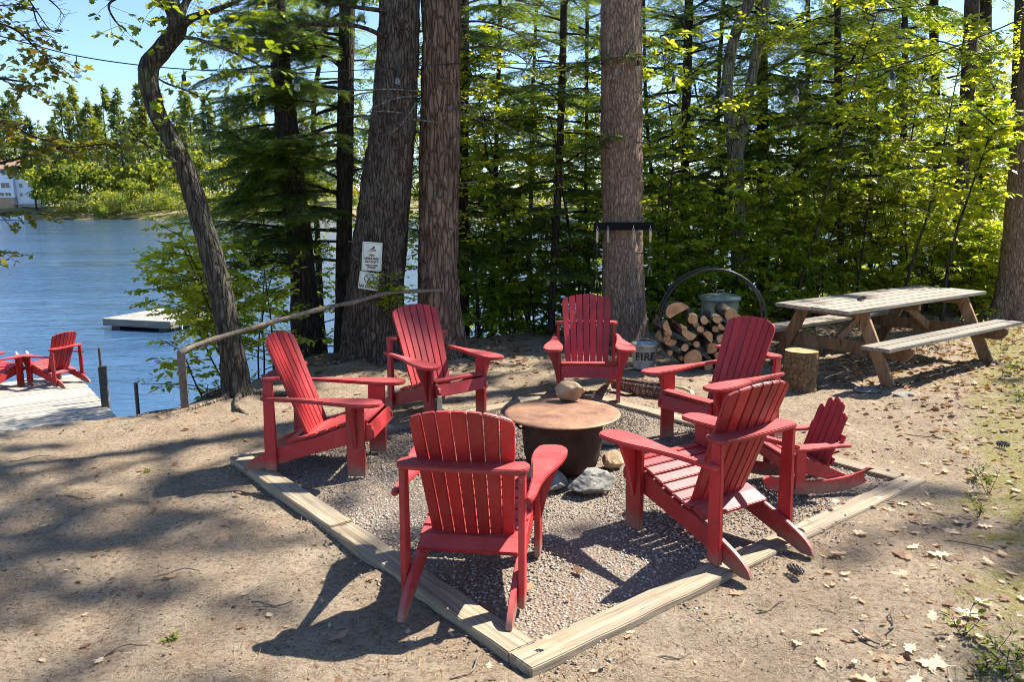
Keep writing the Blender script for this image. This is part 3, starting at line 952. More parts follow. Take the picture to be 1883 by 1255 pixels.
def log_mesh(name, r, L, seed, mats, nseg=22, bumpy=.06, half=False, axis='Y', taper=.04):
    rng = np.random.default_rng(seed)
    mb = MB()
    ang = np.linspace(0, 2 * np.pi, nseg, endpoint=False)
    prof = np.ones(nseg)
    prof += bumpy * fbm(np.stack([np.cos(ang) * 1.6, np.sin(ang) * 1.6, np.full(nseg, seed)], 1), seed, 3)
    pts = np.stack([np.cos(ang) * prof * r, np.sin(ang) * prof * r], 1)
    if half:         # split face
        pts[:, 1] = np.minimum(pts[:, 1], r * .08)
    nl = 6
    rings = []
    for j in range(nl + 1):
        t = j / nl
        s = 1 - taper * t + .02 * math.sin(t * 7 + seed)
        off = np.array([.02 * r * math.sin(t * 4 + seed), .02 * r * math.cos(t * 5 + seed)])
        q = pts * s + off
        y = (t - .5) * L
        rings.append([mb.bm.verts.new((a, y, b) if axis == 'Y' else (a, b, y + L / 2)) for a, b in q])
    for a, b in zip(rings, rings[1:]):
        for k in range(nseg):
            j = (k + 1) % nseg
            mb.mi = 1 if (half and abs(pts[k][1] - r * .08) < 1e-6 and abs(pts[j][1] - r * .08) < 1e-6) else 0
            mb.face([a[k], a[j], b[j], b[k]])
    mb.mi = 1
    for ring, t in ((rings[0], 0), (rings[-1], 1)):      # sawn ends, slightly uneven
        c = mb.bm.verts.new(sum((v.co for v in ring), Vector()) / nseg)
        for k in range(nseg):
            mb.face([ring[k], ring[(k + 1) % nseg], c])
    me = mb.mesh(name, mats, 0, 1, True, 50)
    return me

p = on_z(1478, 722)
st = empty('stump', (p.x, p.y + .12, -.01), .5, 'short upright log stump in front of the picnic table', 'stump')
me = log_mesh('bark', .165, .42, 3, [M['stump_bark'], M['endgrain']], 32, .05, False, 'Z', .02)
put('log_body', me, st)
p = on_z(1178, 728)
tag(put('driftwood_log', log_mesh('driftwood_log', .10, .55, 8, [M['log_bark'], M['endgrain']], 20, .25, taper=.45), None, (p.x, p.y + .1, .06), (.1, .0, 1.15)), 'knobbly fallen log on the ground behind the fire pit edging', 'log')
p = on_z(1272, 735)
tag(put('stick', MB().tube([Vector((-.02, -.2, .02)), Vector((.02, -.05, .03)), Vector((0, .1, .03)), Vector((-.04, .22, .02))], [.022, .02, .016, .012], 8).mesh('stick', M['pale_wood'], 0, 1, True), None, (p.x, p.y + .2, 0.01), (0, 0, .15)), 'pale stick on the ground left of the red chair', 'stick')

# ---- firewood hoop with logs
HC = at(1308, 600, 9.05)
def build_hoop():
    root = empty('firewood_hoop', (HC.x, HC.y, 0), R(-6), 'large round black metal firewood hoop behind the chairs', 'log rack')
    r = .588
    cz = .566
    for y in (-.13, .13):
        pts = [Vector((math.cos(t) * r, y, cz + math.sin(t) * r)) for t in np.linspace(0, 2 * math.pi, 61)]
        put('ring', MB().tube(pts, .0125, 8, False).mesh('ring', M['black_metal'], 0, 1, True), root)
    for a in (200, 235, 270, 305, 340):
        p = Vector((math.cos(R(a)) * r, 0, cz + math.sin(R(a)) * r))
        put('cross_bar', MB().tube([p + Vector((0, -.13, 0)), p + Vector((0, .13, 0))], .010, 8).mesh('cross_bar', M['black_metal'], 0, 1, True), root)
    for s in (-1, 1):
        put('foot', MB().tube([Vector((s * .3, -.2, .012)), Vector((s * .3, .2, .012))], .014, 8).mesh('foot', M['black_metal'], 0, 1, True), root)
        put('leg', MB().tube([Vector((s * .3, -.13, .012)), Vector((s * .33, -.13, .15))], .012, 8).mesh('leg', M['black_metal'], 0, 1, True), root)
    cz0 = cz
    LG = 'firewood logs stacked in the black hoop'
    def wl(px, py):       # pixel to hoop-plane coordinates
        q = at(px, py, HC.y - .2)
        return q.x, q.z
    spec = [  # px, py, radius, half, roll, label
        (1250, 577, .125, True, 2.6, 'big split half-round log on top of the firewood stack at its left'),
        (1276, 586, .055, False, 0, 'peeled pale round log pointing forward on top of the firewood stack'),
        (1318, 588, .052, False, 0, 'round log resting on top of the firewood stack near its middle'),
        (1345, 580, .075, False, .3, 'pale weathered log on top of the firewood stack below the steel can'),
        (1263, 610, .085, True, .5, None), (1291, 607, .04, False, 0, None), (1272, 619, .042, False, 0, None), (1316, 607, .036, False, 0, None),
        (1296, 617, .07, True, 4.0, None), (1226, 600, .07, True, 1.2, None), (1237, 627, .075, True, .3, None), (1283, 632, .036, False, 0, None),
        (1259, 640, .045, False, 0, None), (1307, 638, .066, False, 0, None), (1340, 607, .06, False, 0, None), (1342, 632, .07, False, 0, None), (1372, 600, .065, True, 1.0, None),
        (1368, 630, .06, False, 0, None), (1231, 648, .035, False, 0, None), (1250, 660, .03, False, 0, None),
        (1277, 661, .105, False, 0, 'big dark round log at the bottom of the firewood hoop'),
        (1330, 662, .085, False, 0, None), (1362, 656, .05, False, 0, None), (1300, 680, .05, False, 0, None),
        (1222, 624, .05, True, 5.2, None), (1299, 592, .045, False, 0, None), (1330, 598, .05, True, .8, None), (1358, 590, .06, True, 2.2, None), (1252, 604, .05, True, 4.4, None), (1320, 622, .05, True, 1.9, None), (1285, 600, .035, False, 0, None), (1232, 612, .04, False, 0, None), (1356, 616, .05, False, 0, None), (1318, 652, .04, False, 0, None)]
    for i, (px, py, rr, half, roll, lab) in enumerate(spec):
        x, z = wl(px, py)
        o = put('firewood_log', log_mesh('firewood_log', rr, .40 + .05 * ((i * 7) % 3), 30 + i, [M['log_bark'], M['endgrain']], 18, .16, half), None, (x, HC.y + .02 * ((i * 5) % 4 - 1), max(z, rr + .02)), (.03 * ((i * 3) % 5 - 2), 0, .05 * ((i * 11) % 5 - 2)))
        o.rotation_mode = 'YXZ'
        o.rotation_euler = (.03 * ((i * 3) % 5 - 2), roll, .06 * ((i * 11) % 5 - 2))
        tag(o, lab or 'firewood log packed inside the stack in the black hoop', 'log', LG)
build_hoop()

# ---- galvanised trash can behind the hoop
def build_can():
    p = at(1322, 600, 10.15)
    gx, gy = p.x, p.y
    g = ghs(gx, gy) - .02
    root = empty('steel_can', (gx, gy, g), .3, 'greenish galvanised steel bin with lid behind the firewood hoop', 'bin')
    ztop = at(1322, 545, 10.15).z - g
    prof = [(.0, .01), (.19, .01)] + [(.19 + .05 * t + (.004 if k % 2 else 0), .02 + (ztop - .06) * t) for k, t in enumerate(np.linspace(0, 1, 14))] + [(.25, ztop - .03), (.246, ztop - .01), (.235, ztop - .01), (.18, .03), (0, .03)]
    put('body', MB().lathe(prof, 40).mesh('body', M['can'], 0, 1, True, 50), root)
    put('lid', MB().lathe([(.258, ztop - .045), (.262, ztop - .04), (.262, ztop - .005), (.25, ztop + .006), (.15, ztop + .03), (.05, ztop + .045), (0, ztop + .047)], 40).mesh('lid', M['can'], 0, 1, True, 50), root)
    put('lid_handle', MB().tube([Vector((-.06, 0, ztop + .035)), Vector((-.05, 0, ztop + .075)), Vector((.05, 0, ztop + .075)), Vector((.06, 0, ztop + .035))], .007, 8).mesh('lid_handle', M['can'], 0, 1, True), root)
    for s in (-1, 1):
        put('side_handle', MB().tube([Vector((s * .245, -.05, ztop - .15)), Vector((s * .285, -.045, ztop - .16)), Vector((s * .285, .045, ztop - .16)), Vector((s * .245, .05, ztop - .15))], .006, 8).mesh('side_handle', M['can'], 0, 1, True), root)
build_can()

# ---- small bucket lettered FIRE
def letter(ch, size, parent, mat, loc, rot, name='letter', ext=.0008, bold=.002):
    cu = bpy.data.curves.new(name, 'FONT')
    cu.body = ch
    cu.size = size
    cu.align_x = 'CENTER'; cu.align_y = 'CENTER'
    cu.extrude = ext
    cu.resolution_u = 3
    cu.offset = bold
    tmp = bpy.data.objects.new('tmp', cu)
    col.objects.link(tmp)
    dg = bpy.context.evaluated_depsgraph_get()
    me = bpy.data.meshes.new_from_object(tmp.evaluated_get(dg))
    bpy.data.objects.remove(tmp)
    bpy.data.curves.remove(cu)
    me.name = name
    me.materials.clear()
    me.materials.append(mat)
    o = bpy.data.objects.new(name, me)
    col.objects.link(o)
    o.parent = parent
    o.location = loc
    o.rotation_euler = rot
    return o

def build_bucket():
    p = on_z(1187, 683)
    root = empty('fire_bucket', (p.x, p.y + .13, .0), 0, 'small galvanised bucket with black lettering FIRE beside the firewood hoop', 'bucket')
    prof = [(0, .01), (.115, .01), (.117, .03), (.152, .285), (.158, .29), (.158, .30), (.150, .30), (.144, .285), (.11, .03), (0, .03)]
    put('body', MB().lathe(prof, 40).mesh('body', M['galv'], 0, 1, True, 50), root)
    for z, r in ((.10, .127), (.235, .1455)):
        put('hoop_bead', MB().lathe([(r, z - .006), (r + .004, z), (r, z + .006)], 40).mesh('hoop_bead', M['galv'], 0, 1, True, 60), root)
    pts = [Vector((math.cos(t) * .155, -.03 - .12 * math.sin(t) * .2, .285 - math.sin(t) * .10)) for t in np.linspace(0, math.pi, 14)]
    put('bail_handle', MB().tube([Vector((math.cos(t) * .157, .10 * math.sin(t), .285 + .055 * math.sin(t))) for t in np.linspace(0, math.pi, 14)], .004, 6).mesh('bail_handle', M['steel'], 0, 1, True), root)
    for ch, a in zip('FIRE', (-131, -109, -85, -57)):
        rr = .1355 + .0055
        letter(ch, .125, root, M['ink_black'], (math.cos(R(a)) * rr, math.sin(R(a)) * rr, .162), (R(90 + 7.8), 0, R(a + 90)))
build_bucket()

# ---- picnic table
def build_picnic():
    A = Vector((3.92, 8.03, 0)); B = Vector((5.71, 9.33, 0))
    u = (B - A).normalized(); v = Vector((-u.y, u.x, 0))
    C = (A + B) / 2 + v * .70
    ang = math.atan2(u.y, u.x)
    root = empty('picnic_table', (C.x, C.y, .0), ang, 'long weathered wooden picnic table with two attached benches', 'picnic table')
    half = (B - A).length / 2          # frame positions along local x
    W, TW = M['table_wood'], M['grey_wood']
    H = .80
    Lt = 3.05
    # table top planks along local x
    n, pw = 6, .145
    for i in range(n):
        y = (i - (n - 1) / 2) * (pw + .007)
        put('top_plank', MB().box((.02 * ((i * 7) % 3 - 1), y, H - .019), (Lt, pw, .038)).mesh('top_plank', TW, .005, 2, True), root)
    for s in (-1, 1):
        for k, y in enumerate((.66, .81)):
            put('bench_plank', MB().box((.02 * k, s * y, .445), (Lt - .02, .142, .038)).mesh('bench_plank', TW, .005, 2, True), root)
    for f in (-half, half):
        for s in (-1, 1):
            a = Vector((f, s * .70, 0)); b = Vector((f, s * .30, H - .04))
            d = (b - a).normalized()
            # leg cut level with the ground and the top
            w = .075
            pts = [(s * .70 - w, 0), (s * .70 + w, 0), (s * .33 + w, H - .04), (s * .33 - w, H - .04)]
            put('leg', MB().prism(pts, f - .02, f + .02, lambda p_, q_, h: (h, p_, q_)).mesh('leg', W, .004, 1, True), root)
        t = .04 if f < 0 else -.04
        put('seat_beam', MB().prism([(-.91, .425), (.91, .425), (.91, .36), (.84, .285), (-.84, .285), (-.91, .36)], f + t - .019, f + t + .019, lambda p_, q_, h: (h, p_, q_)).mesh('seat_beam', W, .004, 1, True), root)
        put('top_cleat', MB().prism([(-.43, H - .04), (.43, H - .04), (.36, H - .13), (-.36, H - .13)], f + t - .019, f + t + .019, lambda p_, q_, h: (h, p_, q_)).mesh('top_cleat', W, .004, 1, True), root)
        sgn = 1 if f < 0 else -1
        put('brace', MB().bar((f + sgn * .065, 0, .36), (sgn * -.28, 0, H - .06), .09, .038, up=(0, 1, 0)).mesh('brace', W, .003, 1, True), root)
    put('centre_cleat', MB().box((0, 0, H - .085), (.05, .80, .085)).mesh('centre_cleat', W, .004, 1, True), root)
    tag(put('pine_cone', cone_mesh(), None, at(1586, 541, 8.85), (1.2, 0, .5)), 'small pine cone lying on the picnic table top', 'pine cone')
    o = bpy.data.objects['pine_cone']; o.location.z = H + .03
    # flat stones under the near legs
    for (px, py, sz, lab, sd) in ((1600, 716, (.5, .26, .05), 'flat stone slab under the near leg of the picnic table', 41), (1665, 727, (.26, .18, .07), 'small flat stone in front of the near picnic table leg', 42), (1835, 668, (.3, .2, .05), 'flat stone under the far right picnic table leg', 43)):
        q = on_z(px, py)
        tag(put('paving_stone', rock_mesh('paving_stone', sz, M['stone'], sd, 3, 14, .06), None, (q.x, q.y, -.03), (0, 0, .3)), lab, 'stone')

def cone_mesh():
    V, F = [], []
    n = 0
    for i in range(60):
        t = i / 60
        a = i * 2.399
        r = .021 * math.sin(math.pi * (t * .85 + .1)) ** .7
        z = -.055 + .11 * t
        c = np.array([math.cos(a), math.sin(a), 0]); tt = np.array([-math.sin(a), math.cos(a), 0])
        b = np.array([0, 0, z])
        tip = b + c * (r + .008) + np.array([0, 0, -.006])
        V += [b + c * r * .3 - tt * .004, b + c * r * .3 + tt * .004, tip + tt * .006, tip - tt * .006, b + c * (r) + np.array([0, 0, .005])]
        F += [(n, n + 1, n + 2), (n, n + 2, n + 3), (n, n + 4, n + 1), (n + 3, n + 2, n + 4), (n + 1, n + 4, n + 2), (n, n + 3, n + 4)]
        n += 5
    return mesh_np('pine_cone', np.array(V), [np.array(F)], M['dark_wood'])
build_picnic()
for px, py, lab in ((1464, 1058, 'dark pine cone on the dirt behind the chair beside the rocker'), (1845, 824, 'pine cone on the dirt at the right edge below the table'), ):
    q = on_z(px, py)
    tag(put('pine_cone', cone_mesh(), None, (q.x, q.y, ghs(q.x, q.y) + .01), (1.4, .2, .3)), lab, 'pine cone')

# ---- dock, raft, posts
DOCK_Z = -1.30
def build_dock():
    a = on_z(215, 765, DOCK_Z); b = on_z(141, 690, DOCK_Z)
    d = (b - a).normalized()
    start = a - d * 4.3
    wdir = Vector((-d.y, d.x, 0))           # to the left of the walking direction
    Wd = 4.2
    L = (b - start).length + .15
    root = empty('dock', (start.x, start.y, DOCK_Z), math.atan2(d.y, d.x), 'weathered plank dock reaching into the lake with two red chairs', 'dock')
    n = int(L / .148)
    rnd = random.Random(3)
    for i in range(n):
        put('deck_plank', MB().box((0, Wd / 2, -.019), (.132, Wd, .038)).mesh('deck_plank', M['deck_wood'], .004, 1) if i == 0 else bpy.data.meshes['deck_plank'], root, (.074 + i * .148, rnd.uniform(-.012, .012), rnd.uniform(-.003, .003)))
    for y in (.03, Wd / 2, Wd - .03):
        put('beam', MB().box((L / 2, y, -.135), (L, .05, .19)).mesh('beam', M['dark_wood'], .004, 1), root)
    for x in (L * .35, L * .97):
        for y in (.12, Wd - .12):
            put('pile', MB().tube([Vector((x, y, -1.6)), Vector((x, y, -.045))], .07, 12).mesh('pile', M['dark_wood'], 0, 1, True), root)
    # chairs standing on it
    def local(x, y): return start + d * x + wdir * y
    make_chair((*on_z(101, 705, DOCK_Z).xy, DOCK_Z), 158, 'red garden chair on the dock, seen from behind, beside the dock edge posts', 'red chairs on the dock')
    make_chair((*on_z(-6, 714, DOCK_Z).xy, DOCK_Z), 70, 'red garden chair on the dock, cut by the picture edge', 'red chairs on the dock')
    q = on_z(44, 690, DOCK_Z)
    lad = empty('dock_ladder', (q.x, q.y, DOCK_Z), math.atan2(d.y, d.x), 'white metal ladder rails at the end of the dock between the chairs', 'ladder')
    for s in (-.12, .12):
        put('rail', MB().tube([Vector((-.2, s * .7, 0)), Vector((-.2, s * .7, .38)), Vector((-.14, s * .7, .44)), Vector((.0, s * .7, .44)), Vector((.08, s * .7, .38)), Vector((.08, s * .7, -.7))], .02, 10).mesh('rail', M['white_paint'], 0, 1, True), lad)
    for z in (-.1, -.35, -.6):
        put('rung', MB().tube([Vector((.08, -.084, z)), Vector((.08, .084, z))], .016, 8).mesh('rung', M['white_paint'], 0, 1, True), lad)
    def post(px, y0, y1, Y, w, mat, lab, square=False):
        t_ = at(px, y0, Y)
        o = MB()
        hgt = t_.z + 3.0
        if square: o.box((0, 0, hgt / 2), (w, w, hgt))
        else: o.tube([Vector((0, 0, 0)), Vector((0, 0, hgt))], w / 2, 10)
        tag(put('mooring_post', o.mesh('mooring_post', mat, .004, 1), None, (t_.x, t_.y, -3.0), (.01, .005, .3)), lab, 'post', 'posts in the water beside the dock')
    post(181, 639, 700, 12.8, .045, M['dark_wood'], 'thin tall dark pole standing in the water at the dock edge')
    post(187, 674, 735, 12.4, .11, M['dark_wood'], 'thick square dark wooden post against the dock edge', True)
    post(248, 703, 760, 10.9, .055, M['dark_wood'], 'short dark stake in the water between dock and railing')

def build_raft():
    z = WATER_Z + .30
    a = on_z(188, 586, z)        # near left corner of the deck
    b = on_z(313, 592, z)        # near right corner
    u = (b - a).normalized(); v = Vector((-u.y, u.x, 0))
    c = on_z(430, 573, z)
    Wd = max((b - a).length, 2.2)
    Ld = (c - b).length
    v = (c - b).normalized()
    ang = math.atan2(u.y, u.x)
    root = empty('swim_raft', (a.x, a.y, z), ang, 'flat grey wooden swimming raft floating on the lake', 'raft')
    n = int(Ld / .15)
    for i in range(n):
        y0, y1 = i * .15, i * .15 + .14
        put('deck_plank', MB().box((Wd / 2, (y0 + y1) / 2, -.02), (Wd, y1 - y0, .04)).mesh('deck_plank', M['deck_wood'], .004, 1), root)
    for y in (.03, Ld - .05):
        put('side_board', MB().box((Wd / 2, y, -.125), (Wd, .05, .16)).mesh('side_board', M['grey_wood'], .004, 1), root)
    for x in (.03, Wd - .03):
        put('side_board', MB().box((x, Ld / 2, -.125), (.05, Ld - .14, .16)).mesh('side_board', M['grey_wood'], .004, 1), root)
    for x in (.35, Wd - .35):
        put('float', MB().tube([Vector((x, .1, -.33)), Vector((x, Ld - .1, -.33))], .16, 14).mesh('float', M['black_plastic'], 0, 1, True), root)
    put('ladder', MB().tube([Vector((Wd + .04, .4, -.5)), Vector((Wd + .04, .4, .12)), Vector((Wd + .04, .75, .12)), Vector((Wd + .04, .75, -.5))], .02, 8).mesh('ladder', M['white_paint'], 0, 1, True), root)
build_dock()
build_raft()

# ---- branch railing and its post
def build_railing():
    p = on_z(340, 744)
    root = empty('branch_railing', (p.x, p.y, 0), 0, 'rustic branch handrail from a short wooden post to a pine trunk', 'railing')
    top = at(340, 648, p.y)
    put('post', MB().box((0, 0, (top.z - .5) / 2), (.07, .065, top.z + .5)).mesh('post', M['branch_wood'], .005, 1), root, None, (0, 0, .5))
    path = [at(329, 650, p.y - .03), at(360, 636, 7.6), at(440, 610, 7.9), at(520, 587, 8.3), at(600, 566, 8.65), at(650, 556, 8.9), at(700, 542, 9.05), at(740, 537, 9.2), at(812, 534, 9.42)]
    pts = [Vector(q) for q in smooth_line([tuple(q - p) for q in path], 6)]
    n = len(pts)
    rad = [.027 - .006 * i / n + .003 * math.sin(i * .9) + .002 * math.sin(i * 2.3) for i in range(n)]
    put('rail', MB().tube(pts, rad, 12).mesh('rail', M['branch_wood'], 0, 1, True), root)
build_railing()

# ================================================================== TREES
def nrmz(a):
    return a / np.maximum(np.linalg.norm(a, axis=-1, keepdims=True), 1e-9)

def inst(tv, tf, pos, d, nr, sc_):
    n, m = len(pos), len(tv)
    y = nrmz(d)
    z = nrmz(nr - (nr * y).sum(1, keepdims=True) * y)
    x = np.cross(y, z)
    s = np.asarray(sc_).reshape(n, -1)
    if s.shape[1] == 1: s = np.repeat(s, 3, 1)
    V = pos[:, None] + (tv[None, :, 0:1] * s[:, None, 0:1]) * x[:, None] + (tv[None, :, 1:2] * s[:, None, 1:2]) * y[:, None] + (tv[None, :, 2:3] * s[:, None, 2:3]) * z[:, None]
    F = tf[None] + (np.arange(n) * m)[:, None, None]
    return V.reshape(-1, 3), F.reshape(-1, 3)

def tube_np(P, r, n=5):
    P = np.asarray(P, float)
    r = np.broadcast_to(np.asarray(r, float), (len(P),))
    d = nrmz(np.gradient(P, axis=0))
    ref = np.array([0, 0, 1.]) if abs(d[0, 2]) < .9 else np.array([1., 0, 0])
    x = nrmz(np.cross(d, ref)); y = np.cross(d, x)
    a = np.linspace(0, 2 * np.pi, n, endpoint=False)
    V = P[:, None] + r[:, None, None] * (np.cos(a)[None, :, None] * x[:, None] + np.sin(a)[None, :, None] * y[:, None])
    i = np.arange(len(P) - 1)[:, None] * n; k = np.arange(n)[None]; j = (k + 1) % n
    F = np.stack([i + k, i + j, i + n + j, i + n + k], -1).reshape(-1, 4)
    return V.reshape(-1, 3), F

class Acc:
    """accumulates tubes / leaves"""
    def __init__(self): self.V, self.F, self.T, self.n = [], [], [], 0
    def add(self, V, F, t=None):
        if not len(V): return
        self.V.append(V); self.F.append(np.asarray(F) + self.n); self.n += len(V)
        self.T.append(np.full(len(V), .5) if t is None else t)
    def mesh(self, name, mat, smooth=False):
        k3 = [f for f in self.F if f.shape[1] == 3]; k4 = [f for f in self.F if f.shape[1] == 4]
        fs = ([np.concatenate(k3)] if k3 else []) + ([np.concatenate(k4)] if k4 else [])
        return mesh_np(name, np.concatenate(self.V), fs, mat, np.concatenate(self.T), smooth)

# ---- leaf shapes (along +y, face up +z)
def fan(pts, z=0):
    v = np.array([(0, .45, .0)] + [(p[0], p[1], z * abs(p[0]) ) for p in pts], float)
    n = len(pts)
    f = np.array([(0, i + 1, (i + 1) % n + 1) for i in range(n)])
    return v, f
LEAF2_V = np.array([(0, 0, 0), (.3, .42, .07), (0, 1, -.10), (-.3, .42, .07)]); LEAF2_F = np.array([(0, 1, 2), (0, 2, 3)])
LEAF4_V = np.array([(0, 0, 0), (.29, .3, .06), (.25, .68, .05), (0, 1, -.12), (-.25, .68, .05), (-.29, .3, .06)])
LEAF4_F = np.array([(0, 1, 2), (0, 2, 3), (0, 3, 4), (0, 4, 5)])
OAK_V, OAK_F = fan([(0, 0), (.10, .12), (.30, .22), (.17, .34), (.38, .50), (.2, .58), (.27, .80), (.09, .82), (0, 1), (-.09, .82), (-.27, .80), (-.2, .58), (-.38, .50), (-.17, .34), (-.30, .22), (-.10, .12)], .18)
MAP_V, MAP_F = fan([(0, 0), (.36, .10), (.22, .28), (.52, .52), (.22, .56), (.2, .72), (0, 1.0), (-.2, .72), (-.22, .56), (-.52, .52), (-.22, .28), (-.36, .10)], .22)
def _spray():
    v, f = [], []
    for i in range(4):
        y = .02 + .20 * i
        w = .40 * (1 - .5 * i / 4) * (.8 + .2 * (i % 2))
        for s in (-1, 1):
            k = len(v)
            v += [(0, y, 0), (s * .05, y + .17, 0), (s * w, y + .22 + .03 * s, -.06)]
            f.append((k, k + 1, k + 2))
    k = len(v)
    v += [(-.07, .72, 0), (.07, .72, 0), (0, 1.06, -.04)]
    f.append((k, k + 1, k + 2))
    return np.array(v, float), np.array(f)
SPR_V, SPR_F = _spray()
def _tuft(n=15, spread=.75, w=.022, seed=1):
    rng = np.random.default_rng(seed)
    v, f = [], []
    for i in range(n):
        a = i * 2.399
        t = spread * math.sqrt((i + .5) / n)
        d = np.array([math.sin(t) * math.cos(a), math.cos(t), math.sin(t) * math.sin(a)])
        L = rng.uniform(.75, 1.05)
        sd = nrmz(np.cross(d, rng.normal(size=3)))
        b = np.array([0, -.25 + .5 * (i / n), 0])
        k = len(v)
        v += [b - sd * w, b + sd * w, b + d * L + np.array([0, 0, -.12])]
        f.append((k, k + 1, k + 2))
    return np.array(v, float), np.array(f)
TUFT_V, TUFT_F = _tuft()
TUFTB_V, TUFTB_F = _tuft(12, 1.1, .055, 3)

def wiggle_path(p, d, L, n, rng, droop=0., wig=.12, rise=0.):
    P = [np.array(p, float)]
    d = np.array(d, float); d /= np.linalg.norm(d)
    st = L / n
    for i in range(n):
        d = d + rng.normal(0, wig, 3) * np.array([1, 1, .6]) * math.sqrt(st)
        d[2] += (-droop + rise) * st
        d /= np.linalg.norm(d)
        P.append(P[-1] + d * st)
    return np.array(P)

def hemlock_bough(wood, leaf, p, az, L, rng, el=.12, droop=.22, dens=1.0, spr=.19, bright=0.0):
    el = el + rng.normal(0, .16)
    P = wiggle_path(p, (math.cos(az) * math.cos(el), math.sin(az) * math.cos(el), math.sin(el)), L, 12, rng, droop * rng.uniform(.5, 1.9), .16)
    n = len(P)
    wood.add(*tube_np(P, np.linspace(.006 + .011 * L, .003, n), 5))
    T = nrmz(np.gradient(P, axis=0))
    t0 = .18
    ns = max(6, int(L / .085 * dens))
    for k in range(ns):
        t = t0 + (1 - t0) * (k + rng.uniform(0, .8)) / ns
        f = t * (n - 1); i = min(int(f), n - 2); q = P[i] + (P[i + 1] - P[i]) * (f - i)
        tg = T[i]
        side = np.cross(tg, [0, 0, 1.]); side /= np.linalg.norm(side) + 1e-9
        for s in (-1, 1):
            if rng.random() < .14 or vnoise(np.array([q * 1.1]), 5)[0] < -.42: continue
            ang = rng.uniform(.75, 1.1)
            d = tg * math.cos(ang) + s * side * math.sin(ang) + np.array([0, 0, rng.normal(-.04, .10)])
            l2 = (.42 * L * (1 - t) ** .75 + .14) * rng.uniform(.65, 1.15)
            l2 = min(l2, .95)
            m = max(2, int(l2 / .2))
            Q = wiggle_path(q, d, l2, m, rng, .55, .12)
            wood.add(*tube_np(Q, np.linspace(.0045, .0018, len(Q)), 3))
            # sprays on both sides of the twig
            c = max(2, int(l2 / .046 * dens))
            ft = np.clip(np.linspace(.1, 1, c) + rng.uniform(-.03, .03, c), 0, .999) * (len(Q) - 1)
            ii = ft.astype(int)
            qq = Q[ii] + (Q[ii + 1] - Q[ii]) * (ft - ii)[:, None]
            tq = nrmz(Q[ii + 1] - Q[ii])
            sd = nrmz(np.cross(tq, np.array([0, 0, 1.])[None]))
            sg = np.where(np.arange(c) % 2 == 0, 1., -1.)[:, None]
            an = rng.uniform(.5, .95, (c, 1))
            dd = tq * np.cos(an) + sg * sd * np.sin(an)
            dd[-1] = tq[-1]
            dd[:, 2] -= rng.uniform(.0, .30, c)
            nr = np.array([0, 0, 1.])[None] + rng.normal(0, .28, (c, 3))
            ss = spr * rng.uniform(.7, 1.2, c) * (1 - .35 * np.linspace(0, 1, c))
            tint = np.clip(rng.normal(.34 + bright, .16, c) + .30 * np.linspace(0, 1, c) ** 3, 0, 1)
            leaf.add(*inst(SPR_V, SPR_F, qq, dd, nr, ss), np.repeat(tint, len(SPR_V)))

def leafy_limb(wood, leaf, P, r0, r1, rng, ntwig, ltwig, nleaf, size, shape, spread=1.1, t0=.2, droop=.5, tint=(.5, .2), up=.15, clump=False, flat=.35):
    """limb along P with twigs carrying leaves"""
    P = np.asarray(P, float)
    n = len(P)
    wood.add(*tube_np(P, np.linspace(r0, r1, n), 4 if r0 < .013 else 6))
    T = nrmz(np.gradient(P, axis=0))
    tv, tf = shape
    lsz, ltn = rng.uniform(.8, 1.2), rng.normal(0, .12)
    for k in range(ntwig):
        t = min(.999, t0 + (1 - t0) * ((k + rng.uniform(0, 1)) / ntwig))
        f = t * (n - 1); i = min(int(f), n - 2); q = P[i] + (P[i + 1] - P[i]) * (f - i)
        rv = nrmz(rng.normal(size=3) * np.array([1, 1, flat]) + np.array([0, 0, up]))
        d = nrmz(T[i] * rng.uniform(.15, .9) + rv * spread)
        l2 = ltwig * rng.uniform(.5, 1.25)
        m = 2
        Q = wiggle_path(q, d, l2, m, rng, droop, .25)
        if nleaf < 7 or rng.random() < .6: wood.add(*tube_np(Q, np.linspace(max(.0025, r1 * .5), .0012, len(Q)), 3))
        c = max(2, int(nleaf * rng.uniform(.6, 1.4)))
        lin = np.linspace(.15, 1, c) if not clump else rng.uniform(.65, 1, c)
        ft = np.clip(lin, 0, .999) * (len(Q) - 1)
        ii = ft.astype(int)
        qq = Q[ii] + (Q[ii + 1] - Q[ii]) * (ft - ii)[:, None]
        tq = nrmz(Q[ii + 1] - Q[ii])
        sd = nrmz(np.cross(tq, np.array([0, 0, 1.])[None]) + 1e-6)
        sg = np.where(np.arange(c) % 2 == 0, 1., -1.)[:, None]
        an = rng.uniform(.4, 1.3, (c, 1)) if not clump else rng.uniform(0, 1.5, (c, 1))
        dd = tq * np.cos(an) + sg * sd * np.sin(an) + rng.normal(0, .15, (c, 3))
        dd[:, 2] -= rng.uniform(-.1, .5 if not clump else .8, c)
        nr = np.array([0, 0, 1.])[None] + rng.normal(0, .38, (c, 3))
        ss = size * rng.uniform(.45, 1.3, c) * lsz
        tt = np.clip(rng.normal(tint[0], tint[1], c) + ltn, 0, 1)
        leaf.add(*inst(tv, tf, qq + sd * sg * .01, dd, nr, ss), np.repeat(tt, len(tv)))

